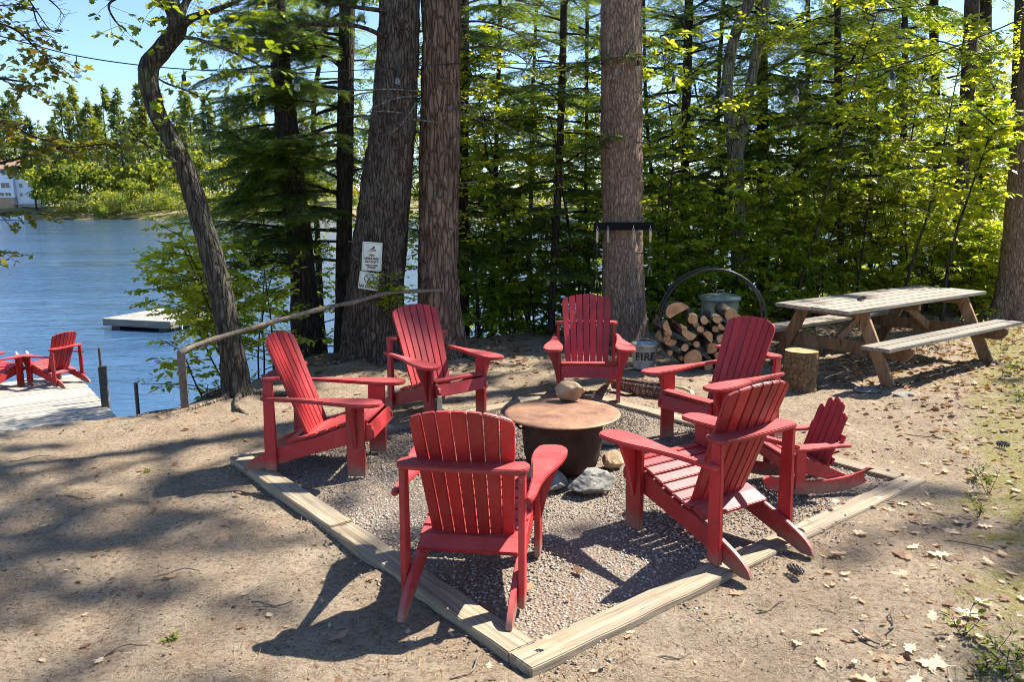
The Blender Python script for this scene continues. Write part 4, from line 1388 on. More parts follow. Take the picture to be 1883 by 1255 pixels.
def pine_limb(wood, leaf, P, r0, r1, rng, ntwig, ltwig, ntuft, size, big=False, t0=.3, tint=(.5, .2)):
    P = np.asarray(P, float); n = len(P)
    wood.add(*tube_np(P, np.linspace(r0, r1, n), 5))
    T = nrmz(np.gradient(P, axis=0))
    tv, tf = (TUFTB_V, TUFTB_F) if big else (TUFT_V, TUFT_F)
    for k in range(ntwig):
        t = min(.999, t0 + (1 - t0) * ((k + rng.uniform(0, 1)) / ntwig))
        f = t * (n - 1); i = min(int(f), n - 2); q = P[i] + (P[i + 1] - P[i]) * (f - i)
        side = np.cross(T[i], [0, 0, 1.]); side /= np.linalg.norm(side) + 1e-9
        s = 1 if k % 2 else -1
        an = rng.uniform(.5, 1.1)
        d = T[i] * math.cos(an) + side * s * math.sin(an) + np.array([0, 0, rng.uniform(-.05, .3)])
        Q = wiggle_path(q, d, ltwig * rng.uniform(.5, 1.2), 5, rng, -.1, .2)
        wood.add(*tube_np(Q, np.linspace(max(.003, r1 * .5), .002, len(Q)), 3))
        c = max(2, int(ntuft * rng.uniform(.7, 1.3)))
        ft = np.clip(rng.uniform(.3, 1, c), 0, .999) * (len(Q) - 1); ii = ft.astype(int)
        qq = Q[ii] + (Q[ii + 1] - Q[ii]) * (ft - ii)[:, None]
        dd = nrmz(Q[ii + 1] - Q[ii]) + rng.normal(0, .45, (c, 3)) + np.array([0, 0, .15])
        tt = np.clip(rng.normal(tint[0], tint[1], c), 0, 1)
        leaf.add(*inst(tv, tf, qq, dd, rng.normal(size=(c, 3)), size * rng.uniform(.7, 1.2, c)), np.repeat(tt, len(tv)))

def trunk_mesh(path, radii, mat, seed, nseg=28, amp=.03, step=.06, zfine=5.2, plate=7.0, flare=.0):
    """tapered trunk with furrowed bark; path 3-D points from the ground up"""
    pr = np.array([list(p) + [r] for p, r in zip(path, radii)], float)
    C = np.array(smooth_line(pr, 10))
    s = np.concatenate([[0], np.cumsum(np.linalg.norm(np.diff(C[:, :3], axis=0), axis=1))])
    L = s[-1]
    sv = []
    x = 0.0
    while x < L:
        sv.append(x)
        z = np.interp(x, s, C[:, 2])
        x += step if z < zfine else .5
    sv.append(L)
    sv = np.array(sv)
    P = np.stack([np.interp(sv, s, C[:, k]) for k in range(4)], 1)
    c, r = P[:, :3], P[:, 3]
    d = nrmz(np.gradient(c, axis=0))
    x = nrmz(np.cross(d, np.array([0, 1., 0])[None])); y = np.cross(d, x)
    a = np.linspace(0, 2 * np.pi, nseg, endpoint=False)
    CA, SA = np.cos(a)[None], np.sin(a)[None]
    R0 = np.repeat(r[:, None], nseg, 1)
    q = np.stack([(R0 * CA).ravel(), (R0 * SA).ravel(), np.repeat(sv, nseg)], 1)
    if amp > 0:
        k_ = 1.0 if r[0] > .15 else 1.7
        qw = q + .03 * np.stack([fbm(q * 4, seed + 1, 2), fbm(q * 4, seed + 2, 2), q[:, 2] * 0], 1)
        ridge = 1 - np.abs(vnoise(qw * np.array([19, 19, 3.2]) * k_, seed)) * 1.8
        ridge2 = 1 - np.abs(vnoise(qw * np.array([34, 34, 7]) * k_, seed + 9)) * 1.8
        dsp = amp * .75 * (ridge - .3) + amp * .3 * ridge2 + amp * .6 * fbm(q * np.array([3, 3, .7]), seed + 5, 3)
        R0 = R0 + dsp.reshape(R0.shape) * np.clip(R0 / r.max(), .3, 1)
    if flare > 0:
        fl = flare * np.exp(-sv / .28)[:, None] * (1 + .9 * np.cos(a * 5 + seed)[None])
        R0 = R0 * (1 + fl)
    V = c[:, None] + R0[..., None] * (CA[..., None] * x[:, None] + SA[..., None] * y[:, None])
    m = len(sv)
    i = np.arange(m - 1)[:, None] * nseg; k = np.arange(nseg)[None]; j = (k + 1) % nseg
    F = np.stack([i + k, i + j, i + nseg + j, i + nseg + k], -1).reshape(-1, 4)
    return V.reshape(-1, 3), F

class Tree:
    def __init__(self, name, base, label, cat='tree', group=None):
        self.b = np.array(base, float)
        self.root = empty(name, base, 0, label, cat, group)
        self.leaf = Acc()
    def trunk(self, path, radii, mat, seed, name='trunk', **kw):
        V, F = trunk_mesh(path, radii, mat, seed, **kw)
        put(name, mesh_np(name, V - self.b, [F], mat, smooth=True), self.root)
    def limb(self, fn, mat, *a, name='limb', **kw):
        w = Acc()
        fn(w, self.leaf, *a, **kw)
        w.V = [v - self.b for v in w.V]
        put(name, w.mesh(name, mat, True), self.root)
    def done(self, mat, name='crown'):
        if self.leaf.n:
            self.leaf.V = [v - self.b for v in self.leaf.V]
            put(name, self.leaf.mesh(name, mat), self.root)
        return self.root

def px_path(pts, Y=None):
    return [np.array(at(p[0], p[1], p[2] if len(p) > 2 else Y)) for p in pts]

def up_path(P, top, lean=(0, 0)):
    """continue a trunk above the picture to height top"""
    p = P[-1]
    return P + [np.array([p[0] + lean[0] * (top - p[2]) * t, p[1] + lean[1] * (top - p[2]) * t, p[2] + (top - p[2]) * t]) for t in (.3, .65, 1)]

def high_crown(T, mat, axis_pts, z0, z1, L0, L1, nl, rng, ntwig=9, az=None, tsize=.30):
    """pine limbs above the picture; they shade the clearing"""
    A = np.array(axis_pts)
    for k in range(nl):
        z = z0 + (z1 - z0) * (k + rng.uniform(0, 1)) / nl
        x = np.interp(z, A[:, 2], A[:, 0]); y = np.interp(z, A[:, 2], A[:, 1])
        a = rng.uniform(0, 2 * np.pi) if az is None else rng.uniform(*az)
        L = (L0 + (L1 - L0) * (z - z0) / (z1 - z0)) * rng.uniform(.7, 1.2)
        P = wiggle_path((x, y, z), (math.cos(a), math.sin(a), rng.uniform(-.05, .35)), L, 8, rng, .03, .1)
        T.limb(pine_limb, mat, P, .02 + .012 * L, .008, rng, ntwig, .9, 6, tsize, True, .35)

def g_at(px, Y, dz=0.0):
    p = at(px, 620, Y)
    return np.array([p.x, p.y, ghs(p.x, p.y) + dz])

# ---- T1: leaning crooked oak on the bank
rng = np.random.default_rng(11)
P = px_path([(437, 728), (424, 640), (402, 520), (372, 410), (340, 310), (314, 255), (284, 195), (272, 130), (300, 88), (326, 52), (316, 8), (300, -40)], 7.95)
P[0][2] = ghs(P[0][0], P[0][1]) - .15
T = Tree('oak_tree', P[0], 'crooked leaning oak trunk with bright young leaves at the lake edge', 'tree')
T.trunk(P + [P[-1] + np.array([-.3, .2, .8]), P[-1] + np.array([-.2, .5, 2.2])], [.135, .112, .10, .094, .09, .087, .088, .09, .083, .078, .07, .066, .05, .03], M['oak_bark'], 3, nseg=44, amp=.022, step=.04, flare=.2)
OAKS = (OAK_V, OAK_F)
for pts, r0, nt, lt, nl in [
    ([(326, 55, 7.95), (350, 34, 7.9), (385, 22, 7.8), (430, 5, 7.7), (480, -18, 7.6)], .05, 34, .42, 6),
    ([(322, 66, 7.95), (362, 72, 7.7), (410, 88, 7.5), (455, 108, 7.4), (492, 128, 7.3)], .024, 40, .36, 6),
    ([(315, 20, 7.95), (290, 2, 7.8), (255, -14, 7.7), (222, -20, 7.6)], .035, 20, .36, 6),
    ([(228, -10, 7.7), (200, 8, 7.65), (212, 38, 7.6), (232, 56, 7.6)], .014, 8, .25, 5),
    ([(340, 310, 7.95), (300, 282, 7.7), (262, 262, 7.6), (232, 232, 7.5)], .018, 16, .3, 5),
    ([(330, 40, 7.95), (352, -10, 8.2), (420, -40, 8.4), (520, -60, 8.6)], .045, 26, .45, 6),
    ([(274, 128, 7.95), (300, 150, 7.6), (340, 165, 7.4), (372, 180, 7.3)], .012, 12, .3, 5)]:
    Q = np.array(smooth_line(px_path(pts), 4))
    T.limb(leafy_limb, M['oak_bark'], Q, r0, .006, rng, int(nt * 1.3), lt, nl, .083, OAKS, 1.0, .15, .5, (.5, .25), .1, True, .8)
T.done(M['oak_leaf'])

# ---- the thick pines
def big_pine(name, pts, Y, radii, mat, seed, label, top, lean, crown, amp=.035, flare=.35, extra=None, nseg=40):
    rng = np.random.default_rng(seed)
    P = px_path(pts, Y)
    P[0][2] = ghs(P[0][0], P[0][1]) - .15
    F = up_path(P, top, lean)
    r = list(radii) + [radii[-1] * .8, radii[-1] * .5, .04]
    T = Tree(name, P[0], label, 'tree')
    T.trunk(F, r, mat, seed, nseg=nseg, amp=amp, step=.045, flare=flare)
    for c_ in (crown if isinstance(crown, list) else [crown] if crown else []): high_crown(T, mat, F, *c_[:5], rng, *c_[5:])
    if extra: extra(T, rng)
    A = np.array(F)
    for k in range(9):
        z = rng.uniform(1.2, 4.6); a = rng.uniform(-2.9, -.2)
        c = np.array([np.interp(z, A[:, 2], A[:, 0]), np.interp(z, A[:, 2], A[:, 1]), z])
        rr = np.interp(z, A[:, 2], r) * .9
        d = np.array([math.cos(a), math.sin(a), rng.uniform(-.2, .4)])
        L = rng.choice([.06, .1, .16, .35])
        Q = wiggle_path(c + d * rr, d, L, 4, rng, .1, .3)
        V, Fc = tube_np(Q, np.linspace(.016, .006, len(Q)), 6)
        put('branch_stub', mesh_np('branch_stub', V - T.b, [Fc], M['grey_bark'], smooth=True), T.root)
    T.done(M['pine'])
    return T

def ex_T2(T, rng):
    for pts, r0, nt in (([(715, 70, 9.6), (660, 48, 9.2), (590, 44, 8.9), (520, 50, 8.7), (478, 60, 8.6)], .03, 34), ([(712, 20, 9.6), (640, 10, 9.2), (560, -5, 8.9), (480, 5, 8.6)], .03, 34), ([(560, 40, 8.8), (520, 80, 8.7), (490, 95, 8.7)], .012, 12)):
        T.limb(pine_limb, M['pine_bark'], np.array(smooth_line(px_path(pts), 4)), r0, .006, rng, nt, .34, 8, .12, False, .2, (.45, .2))
    for pts in ([(775, 168, 9.75), (720, 164, 9.35), (660, 166, 9.3), (600, 170, 9.2)], [(772, 176, 9.75), (730, 180, 9.3), (690, 196, 9.2), (672, 212, 9.2)], [(740, 208, 9.4), (700, 204, 9.25), (675, 214, 9.2)], [(765, 190, 9.5), (740, 226, 9.2), (716, 250, 9.2)]):
        T.limb(leafy_limb, M['grey_bark'], np.array(smooth_line(px_path(pts), 4)), .014, .003, rng, 12, .3, 0, .001, (LEAF2_V, LEAF2_F), 1, .3, .2, name='dead_branch')
big_pine('pine_tree', [(684, 672), (686, 600), (692, 520), (702, 420), (714, 300), (727, 180), (733, 60), (735, -30)], 9.75,
         [.38, .35, .325, .302, .28, .252, .235, .225], M['pine_bark'], 21, 'thickest dark pine trunk leaning slightly, two white signs nailed on it', 21, (.02, .02), (8, 20, 3.6, 1.2, 26, 9), .04, .16, ex_T2, 84)
def ex_T3(T, rng):
    for pts, r0, nt in (([(846, 40, 9.8), (890, 40, 9.7), (940, 55, 9.6), (1005, 95, 9.5)], .016, 26), ([(846, 90, 9.8), (900, 85, 9.6), (950, 100, 9.5), (985, 130, 9.4)], .014, 22), ([(846, 10, 9.8), (910, -6, 9.6), (990, 10, 9.4)], .016, 22)):
        T.limb(pine_limb, M['pine_bark'], np.array(smooth_line(px_path(pts), 4)), r0, .003, rng, nt, .3, 3, .10, False, .2, (.35, .2))
    for pts in ([(838, 190, 9.9), (880, 200, 9.9), (930, 232, 9.9), (985, 262, 9.9)], [(838, 205, 9.9), (890, 225, 10), (940, 262, 10)]):
        T.limb(leafy_limb, M['grey_bark'], np.array(smooth_line(px_path(pts), 4)), .014, .003, rng, 14, .3, 0, .001, (LEAF2_V, LEAF2_F), 1, .3, .2, name='dead_branch')
big_pine('pine_tree', [(816, 660), (809, 590), (805, 500), (806, 380), (808, 240), (811, 100), (814, -30)], 9.85,
         [.30, .255, .24, .232, .225, .22, .215], M['pine_bark_brown'], 22, 'straight reddish-brown pine trunk where the branch railing ends', 22, (.015, 0), (9, 21, 3.2, 1.2, 22, 9), .032, .25, ex_T3, 64)
big_pine('pine_tree', [(1149, 634), (1146, 560), (1144, 440), (1144, 300), (1144, 140), (1143, -30)], 10.85,
         [.31, .285, .272, .268, .264, .262], M['pine_bark_red'], 23, 'straight pink-brown pine trunk with the black tool rack', 23, (0, 0), (10, 22, 3.4, 1.2, 24, 9), .026, .2, None, 64)
big_pine('pine_tree', [(1858, 596), (1866, 540), (1878, 420), (1893, 280), (1908, 120), (1922, -30)], 12.6,
         [.34, .27, .25, .24, .23, .225], M['pine_bark_red'], 24, 'thick pine trunk cut by the right picture edge beside the picnic table', 22, (.06, 0), [(14.4, 20, 4.0, 1.6, 21, 7, (-2.9, -.1)), (8.6, 10.6, 2.8, 2.4, 9, 8, (.2, 2.7))], .03, .25, None, 56)

def slim(name, pts, Y, r, mat, label, seed, top=9, lean=(0, 0), crown=None, group='slim trunks behind the clearing', nseg=16, amp=.012, extra=None, leafmat='hemlock', z0=None, taper=.0):
    rng = np.random.default_rng(seed)
    P = px_path(pts, Y)
    P[0][2] = (ghs(P[0][0], P[0][1]) if z0 is None else z0) - .2
    F = up_path(P, top, lean)
    n = len(F)
    rr = [r * (1.15 - .15 * min(1, i / 2)) * (1 - taper * i / len(P)) * (1 - .75 * max(0, i - len(P)) / 3) for i in range(n)]
    rr[-1] = .02
    T = Tree(name, P[0], label, 'tree', group)
    T.trunk(F, rr, mat, seed, nseg=nseg, amp=amp, step=.09, flare=.15)
    if extra: extra(T, rng, F)
    if crown: high_crown(T, mat, F, *crown[:5], rng, *crown[5:])
    T.done(M[leafmat])
    return T

def boughs(zs, L, azr, el=.12, droop=.2, dens=1.0, spr=.19, bright=0., mat='dark_bark'):
    """hemlock boughs at heights zs on the trunk"""
    def f(T, rng, F):
        A = np.array(F)
        for z, l, a in zs if isinstance(zs[0], tuple) else [(z, L * rng.uniform(.75, 1.2), rng.uniform(*azr)) for z in zs]:
            x = np.interp(z, A[:, 2], A[:, 0]); y = np.interp(z, A[:, 2], A[:, 1])
            T.limb(hemlock_bough, M[mat], (x, y, z), a, l, rng, el, droop, dens, spr, bright, name='bough')
    return f

HG = 'dark hemlocks on the bank'
PI = math.pi
rg = np.random.default_rng(77)
# left hemlock with the dark boughs
slim('hemlock_tree', [(630, 652), (631, 560), (633, 420), (635, 250), (637, 90), (638, -30)], 10.55, .10, M['dark_bark'], 'slim black hemlock trunk left of the thickest pine, wide dark boughs', 31, 10, (0, 0), None, HG,
     extra=boughs([(1.15, 1.5, 2.9), (1.55, 1.8, 3.4), (1.75, 1.4, 2.4), (2.0, 2.0, 2.95), (2.2, 1.7, 3.7), (2.45, 2.1, 3.15), (2.6, 1.3, 1.9), (2.75, 1.9, 2.6), (2.95, 1.8, 3.5), (3.15, 1.9, 3.0), (3.3, 1.3, 4.3), (3.45, 1.6, 2.5), (3.65, 1.7, 3.3), (3.85, 1.4, 2.9), (4.1, 1.5, 3.8), (4.3, 1.4, 2.4), (4.5, 1.3, 3.2), (2.3, .9, .4), (3.0, 1.0, -.3), (3.7, .9, .5), (1.8, 1.2, 4.4), (4.2, 1.1, 4.6), (1.4, 1.3, 3.9), (2.35, 1.5, 4.1), (2.8, 1.4, 4.3), (3.1, 1.5, 3.8), (3.55, 1.4, 4.2), (3.9, 1.5, 3.6), (2.05, 1.6, 3.6), (2.65, 1.7, 3.3), (3.35, 1.7, 3.1), (4.0, 1.5, 3.0), (1.65, 1.5, 3.1)], 0, 0, dens=1.1))
slim('birch_tree', [(566, 655), (562, 590), (556, 500), (546, 400), (530, 250), (516, 120), (505, -30)], 10.35, .19, M['dark_bark'], 'thick dark trunk standing on the bank below the hemlock boughs', 32, 10, (-.08, 0),
     None, None, 22, .02, boughs([(1.1, 1.2, 3.4), (1.5, 1.3, 2.6), (1.9, 1.3, 3.0), (2.3, 1.4, 3.7), (2.6, 1.2, 4.4), (2.9, 1.3, 2.7), (3.2, 1.1, 3.3), (3.6, 1.2, 4.0), (2.1, 1.0, 4.7), (3.4, .9, 5.0), (3.9, 1.2, 3.1)], 0, 0), taper=.5)
slim('hemlock_tree', [(846, 500), (847, 300), (848, 100), (849, -30)], 12.3, .11, M['dark_bark'], 'dark trunk half hidden behind the reddish pine', 33, 12, (0, 0), None, HG,
     extra=boughs(list(np.linspace(1.0, 5.0, 14)), 1.5, (-2.5, 1.0)))
slim('hemlock_tree', [(1012, 620), (1018, 500), (1026, 350), (1032, 200), (1036, 60), (1038, -30)], 11.6, .045, M['dark_bark'], 'slender hemlock left of the tool-rack pine', 34, 9, (0, 0), None, HG,
     extra=boughs([(z, l, a) for z, l, a in zip(np.linspace(.7, 4.9, 26), rg.uniform(.8, 1.5, 26), np.arange(26) * 2.4)], 0, 0))
slim('hemlock_tree', [(905, 600), (908, 450), (912, 300), (918, 100), (920, -30)], 12.9, .032, M['dark_bark'], 'slender hemlock between the reddish pine and the tool-rack pine', 35, 9, (0, 0), None, HG,
     extra=boughs([(z, l, a) for z, l, a in zip(np.linspace(.4, 4.6, 20), rg.uniform(.7, 1.3, 20), np.arange(20) * 2.4 + 1)], 0, 0))
slim('hemlock_tree', [(1258, 560), (1259, 400), (1262, 200), (1266, 60), (1268, -30)], 14.2, .07, M['dark_bark'], 'dark hemlock with wide boughs right of the tool-rack pine', 36, 12, (0, 0), None, HG,
     extra=boughs([(z, l, a) for z, l, a in zip(np.linspace(1.9, 6.2, 32), rg.uniform(1.3, 2.1, 32), np.arange(32) * 2.4 + .3)], 0, 0, dens=.9, spr=.19))
slim('hemlock_tree', [(1404, 540), (1403, 400), (1402, 200), (1400, 0), (1400, -40)], 15.2, .10, M['dark_bark'], 'thick dark hemlock behind the forked grey trunk', 37, 13, (0, 0), None, HG,
     extra=boughs([(z, l, a) for z, l, a in zip(np.linspace(2.2, 6.6, 28), rg.uniform(1.6, 2.6, 28), np.arange(28) * 2.4 + .9)], 0, 0, dens=.85, spr=.18))
slim('hemlock_tree', [(1548, 560), (1546, 400), (1542, 200), (1540, 0), (1540, -40)], 13.6, .05, M['dark_bark'], 'hemlock with pale drooping sprays behind the picnic table', 38, 11, (0, 0), None, HG,
     extra=boughs([(z, l, a) for z, l, a in zip(np.linspace(2.0, 5.8, 30), rg.uniform(1.4, 2.4, 30), np.arange(30) * 2.4 + .1)], 0, 0, .22, .38, .95, .16, .22))
slim('hemlock_tree', [(1660, 560), (1662, 300), (1664, 100), (1665, -30)], 16.5, .05, M['dark_bark'], 'hemlock filling the upper right corner behind the leaning trunk', 39, 12, (0, 0), None, HG,
     extra=boughs([(z, l, a) for z, l, a in zip(np.linspace(2.6, 7.0, 26), rg.uniform(1.4, 2.3, 26), np.arange(26) * 2.4 + .5)], 0, 0, dens=.8, spr=.19, bright=.1))

for i, (px, Y, r, n, l0, l1, z0, z1, lab) in enumerate([
    (775, 14.0, .03, 22, 1.0, 1.7, 1.2, 5.6, 'hemlock seen between the two thick pine trunks'),
    (968, 15.0, .03, 26, 1.2, 2.0, 1.8, 6.2, 'hemlock behind the slender pair left of the tool-rack pine'),
    (1085, 13.6, .026, 24, .9, 1.5, 1.2, 5.4, 'hemlock whose pale tips touch the tool-rack pine'),
    (1202, 15.5, .03, 24, 1.1, 1.9, 2.2, 6.4, 'hemlock close to the right of the tool-rack pine'),
    (1322, 17.0, .04, 24, 1.6, 2.4, 2.6, 7.2, 'hemlock behind the forked grey trunk on its left side'),
    (1470, 16.5, .04, 26, 1.5, 2.4, 2.4, 7.0, 'hemlock over the near end of the picnic table'),
    (1600, 18.0, .045, 24, 1.6, 2.5, 2.6, 7.4, 'hemlock high behind the middle of the picnic table'),
    (1730, 19.0, .09, 22, 1.5, 2.4, 3.0, 7.8, 'hemlock behind the slim leaning pine'),
    (590, 13.0, .04, 18, 1.0, 1.6, 1.6, 5.4, 'hemlock on the bank behind the slim black trunk')]):
    slim('hemlock_tree', [(px, 560), (px + 9 * math.sin(i * 2.1), 400), (px + 14 * math.sin(i * 1.3 + 1), 200), (px + 20 * math.sin(i * 1.7), -30)], Y, r, M['dark_bark'], lab, 60 + i, 12, (0, 0), None, HG,
         extra=boughs([(z, l, a) for z, l, a in zip(np.linspace(z0, z1, n), rg.uniform(l0, l1, n), np.arange(n) * 2.4 + i)], 0, 0, dens=.62, spr=.25, bright=.12 + .12 * (i % 3 == 1)), z0=max(WATER_Z - .6, -2.2) if px < 700 else None)

# forked grey trunk
def fork(T, rng, F):
    for pts, r in (([(1352, 330, 13), (1340, 200, 13), (1337, 150, 13), (1350, 70, 13), (1378, 0, 13), (1392, -60, 13)], .085), ([(1356, 300, 13), (1372, 205, 13), (1388, 110, 13), (1402, 40, 13), (1415, -40, 13)], .075)):
        Q = px_path(pts)
        V, Fc = trunk_mesh(Q + [Q[-1] + np.array([.3, 0, 3.])], [r] * (len(Q) - 1) + [r * .8, .03], None, 5, nseg=14, amp=.012, step=.1)
        put('stem', mesh_np('stem', V - T.b, [Fc], M['grey_bark'], smooth=True), T.root)
    for pts in ([(1340, 180, 13), (1300, 150, 12.6), (1260, 140, 12.3)], [(1390, 100, 13), (1420, 60, 12.6), (1470, 30, 12.2)], [(1350, 70, 13), (1370, 50, 12.4), (1400, 45, 12)], [(1400, 45, 13), (1440, 70, 12.5), (1480, 60, 12.2)], [(1372, 200, 13), (1400, 180, 12.6), (1430, 150, 12.4)]):
        T.limb(leafy_limb, M['grey_bark'], np.array(smooth_line(px_path(pts), 4)), .02, .005, rng, 22, .45, 9, .075, (LEAF4_V, LEAF4_F), 1.1, .2, .3, (.55, .2), .1)
slim('forked_tree', [(1362, 590), (1360, 480), (1354, 350), (1353, 320)], 13, .12, M['grey_bark'], 'grey lichen-spotted trunk forking into two stems', 40, 2.9, (0, 0), None, None, 18, .014, fork, 'leaf')

slim('pine_tree', [(1752, 600), (1758, 500), (1765, 400), (1772, 290), (1780, 160), (1788, 0), (1791, -40)], 14.6, .115, M['pine_bark'], 'slim leaning pine trunk left of the right edge pine', 41, 18, (.06, 0), (10, 17, 2.4, 1.0, 8, 7), leafmat='pine')
slim('pine_tree', [(1806, 560), (1808, 300), (1810, 120), (1811, -40)], 18.5, .15, M['dark_bark'], 'dark straight trunk behind the slim leaning pine', 42, 14, (0, 0), None, leafmat='pine')
slim('pine_tree', [(1860, 560), (1864, 400), (1869, 250), (1876, 100), (1884, -40)], 16, .12, M['pine_bark'], 'slim trunk rising just behind the right edge pine', 43, 14, (.05, 0), None, leafmat='pine')

# ---- understorey: saplings and shrubs in new leaf
L4, L2 = (LEAF4_V, LEAF4_F), (LEAF2_V, LEAF2_F)
def sapling(px, Y, h, seed, label, nb=14, spread=.8, size=.075, group='leafy saplings along the bank', lean=(0, 0), stems=1, shape=L4, name='sapling', mat='leaf', r=.018, z0=.25, nleaf=8, tint=(.5, .22), base=None, ntw=8, cat='sapling'):
    rng = np.random.default_rng(seed)
    b = g_at(px, Y) if base is None else np.array(base, float)
    T = Tree(name, b, label, cat, group)
    for s in range(stems):
        d = np.array([lean[0] + rng.normal(0, .10 + .16 * (stems > 1)), lean[1] + rng.normal(0, .10 + .12 * (stems > 1)), 1.])
        hh = h * rng.uniform(.7, 1.05) if stems > 1 else h
        P = wiggle_path(b - np.array([0, 0, .1]), d, hh, 10, rng, 0, .10, .06)
        V, F = tube_np(P, np.linspace(r, .004, len(P)), 7)
        put('stem', mesh_np('stem', V - b, [F], M['dark_bark'], smooth=True), T.root)
        w = Acc()
        for k in range(nb):
            t = z0 + (1 - z0) * (k + rng.uniform(0, 1)) / nb
            f = min(t, .98) * 10; i = int(f); q = P[i] + (P[i + 1] - P[i]) * (f - i)
            a = k * 2.4 + rng.uniform(-.4, .4)
            L = spread * (1.15 - .7 * t) * rng.uniform(.6, 1.2)
            Q = wiggle_path(q, (math.cos(a), math.sin(a), rng.uniform(.1, .6)), L, 6, rng, .35, .2)
            leafy_limb(w, T.leaf, Q, r * .4, .003, rng, ntw, .28 * (.5 + .5 * spread), nleaf, size, shape, 1.0, .15, .3, tint, .05, flat=.25)
        w.V = [v - b for v in w.V]
        put('branch', w.mesh('branch', M['dark_bark'], True), T.root)
    T.done(M[mat])
    return T

# named ones first
sapling(1728, 11.9, 3.3, 101, 'thin upright maple sapling forking behind the picnic table', 16, 1.0, .10, None, (0, 0), 1, (MAP_V, MAP_F), r=.034, z0=.72, nleaf=7, tint=(.6, .2))
for i, (px, Y, h, n, sp, lab) in enumerate([
    (872, 11.9, 1.5, 3, .6, 'low leafy shrub right of the reddish pine trunk'),
    (930, 12.6, 1.9, 3, .7, 'leafy shrub between the reddish pine and the back chair'),
    (985, 12.0, 1.3, 3, .55, 'small leafy shrub behind the back chair'),
    (1075, 12.4, 1.6, 3, .6, 'leafy shrub just left of the tool-rack pine'),
    (1215, 11.8, 1.7, 3, .65, 'leafy shrub just right of the tool-rack pine'),
    (1268, 12.6, 2.2, 3, .75, 'leafy shrub above the firewood stack'),
    (1330, 12.2, 2.0, 3, .7, 'leafy shrub behind the steel bin'),
    (1395, 12.6, 2.1, 3, .75, 'leafy shrub above the right side of the hoop'),
    (1450, 12.9, 2.0, 3, .75, 'leafy shrub left of the picnic table top'),
    (1510, 13.4, 2.2, 3, .8, 'leafy shrub above the near end of the picnic table'),
    (1580, 13.8, 2.1, 3, .8, 'leafy shrub behind the middle of the picnic table'),
    (1640, 13.4, 2.3, 3, .8, 'leafy shrub above the far half of the picnic table'),
    (1700, 13.9, 2.1, 3, .8, 'leafy shrub left of the thin maple sapling'),
    (1762, 13.2, 1.5, 3, .7, 'bright leafy shrub at the foot of the slim leaning pine'),
    (1822, 13.8, 2.0, 3, .8, 'bright leafy shrub between the leaning pine and the edge pine'),
    (1868, 15.0, 2.6, 3, .9, 'bright leafy shrub behind the right edge pine')]):
    sapling(px, Y, h * 1.12, 200 + i, lab, 14 if px > 1100 else 8, sp * 1.1, .092, 'leafy shrubs on the bank', (0, 0), n, L4, 'leafy_shrub', r=.014, z0=.08, nleaf=10, tint=(.45 + .2 * (px > 1500), .25), ntw=9, cat='shrub')
# taller young trees behind them, on the slope
for i in range(24):
    px = [868, 955, 1060, 1200, 1240, 1310, 1345, 1425, 1480, 1530, 1600, 1650, 1690, 1745, 1790, 1835, 1875, 905, 1100, 1560, 1210, 1290, 1390, 1450, 1620, 1720, 1770, 1850, 1500, 1000][i]
    Y = [14.2, 15.0, 14.5, 15.5, 16.5, 16.0, 17.5, 17, 16, 18, 17, 15.4, 18.5, 17.3, 16.4, 17.5, 18.5, 17, 17.5, 20, 18, 19, 20, 19, 20.5, 21, 19.5, 20, 21, 18][i]
    sapling(px, Y, 3.2 + (i * 37 % 10) * .24, 300 + i, 'slender young leafy tree in the thicket on the bank', 26, 1.25, .125, 'young trees in the thicket', (0, 0), 1, L2, 'young_tree', r=.03, z0=.06, nleaf=11, tint=(.5 + .2 * (px > 1500), .25), ntw=12, cat='tree')

# airy young maples and beeches in front, bright against the hemlocks
for i, (px, Y, h, z0, lab) in enumerate([
    (878, 11.6, 3.6, .30, 'airy young tree right of the reddish pine, bright against the dark hemlocks'),
    (948, 12.2, 4.6, .35, 'airy young tree above the back chair'),
    (1070, 12.0, 4.2, .30, 'airy young tree close to the left side of the tool-rack pine'),
    (1222, 11.9, 4.4, .30, 'airy young tree close to the right side of the tool-rack pine'),
    (1288, 12.5, 3.6, .30, 'airy young tree rising above the firewood hoop'),
    (1446, 12.3, 5.2, .40, 'tall airy young tree right of the forked grey trunk'),
    (1492, 12.8, 4.4, .30, 'airy young tree above the near end of the picnic table'),
    (1572, 12.6, 4.0, .30, 'airy young tree above the middle of the picnic table'),
    (1640, 12.4, 4.6, .35, 'airy young tree above the far half of the picnic table'),
    (1668, 13.0, 5.0, .35, 'tall airy young tree just left of the thin maple sapling'),
    (1838, 15.6, 5.4, .25, 'tall airy young tree left of the right edge pine'),
    (482, 12.6, 5.0, .35, 'airy young tree behind the oak near the dark bank trunk'),
    (598, 12.4, 4.8, .35, 'airy young tree between the dark bank trunk and the black hemlock'),
    (768, 12.6, 5.2, .30, 'airy young tree showing between the two thick pine trunks'),
    (896, 14.6, 6.0, .30, 'tall airy young tree far behind the back chair on its left'),
    (985, 14.0, 5.8, .30, 'tall airy young tree far behind the back chair'),
    (1048, 15.2, 6.2, .30, 'tall airy young tree between slender hemlock and tool-rack pine'),
    (1118, 13.8, 5.4, .30, 'airy young tree half hidden by the tool-rack pine'),
    (1895, 15.0, 5.6, .25, 'airy young tree at the right picture edge')]):
    sapling(px, Y, h, 500 + i, lab, 22, 1.25, .088, 'airy young trees along the bank', (0, 0), 1, L4, 'young_tree', r=.024, z0=z0, nleaf=9, tint=(.68, .22), ntw=9, cat='tree')

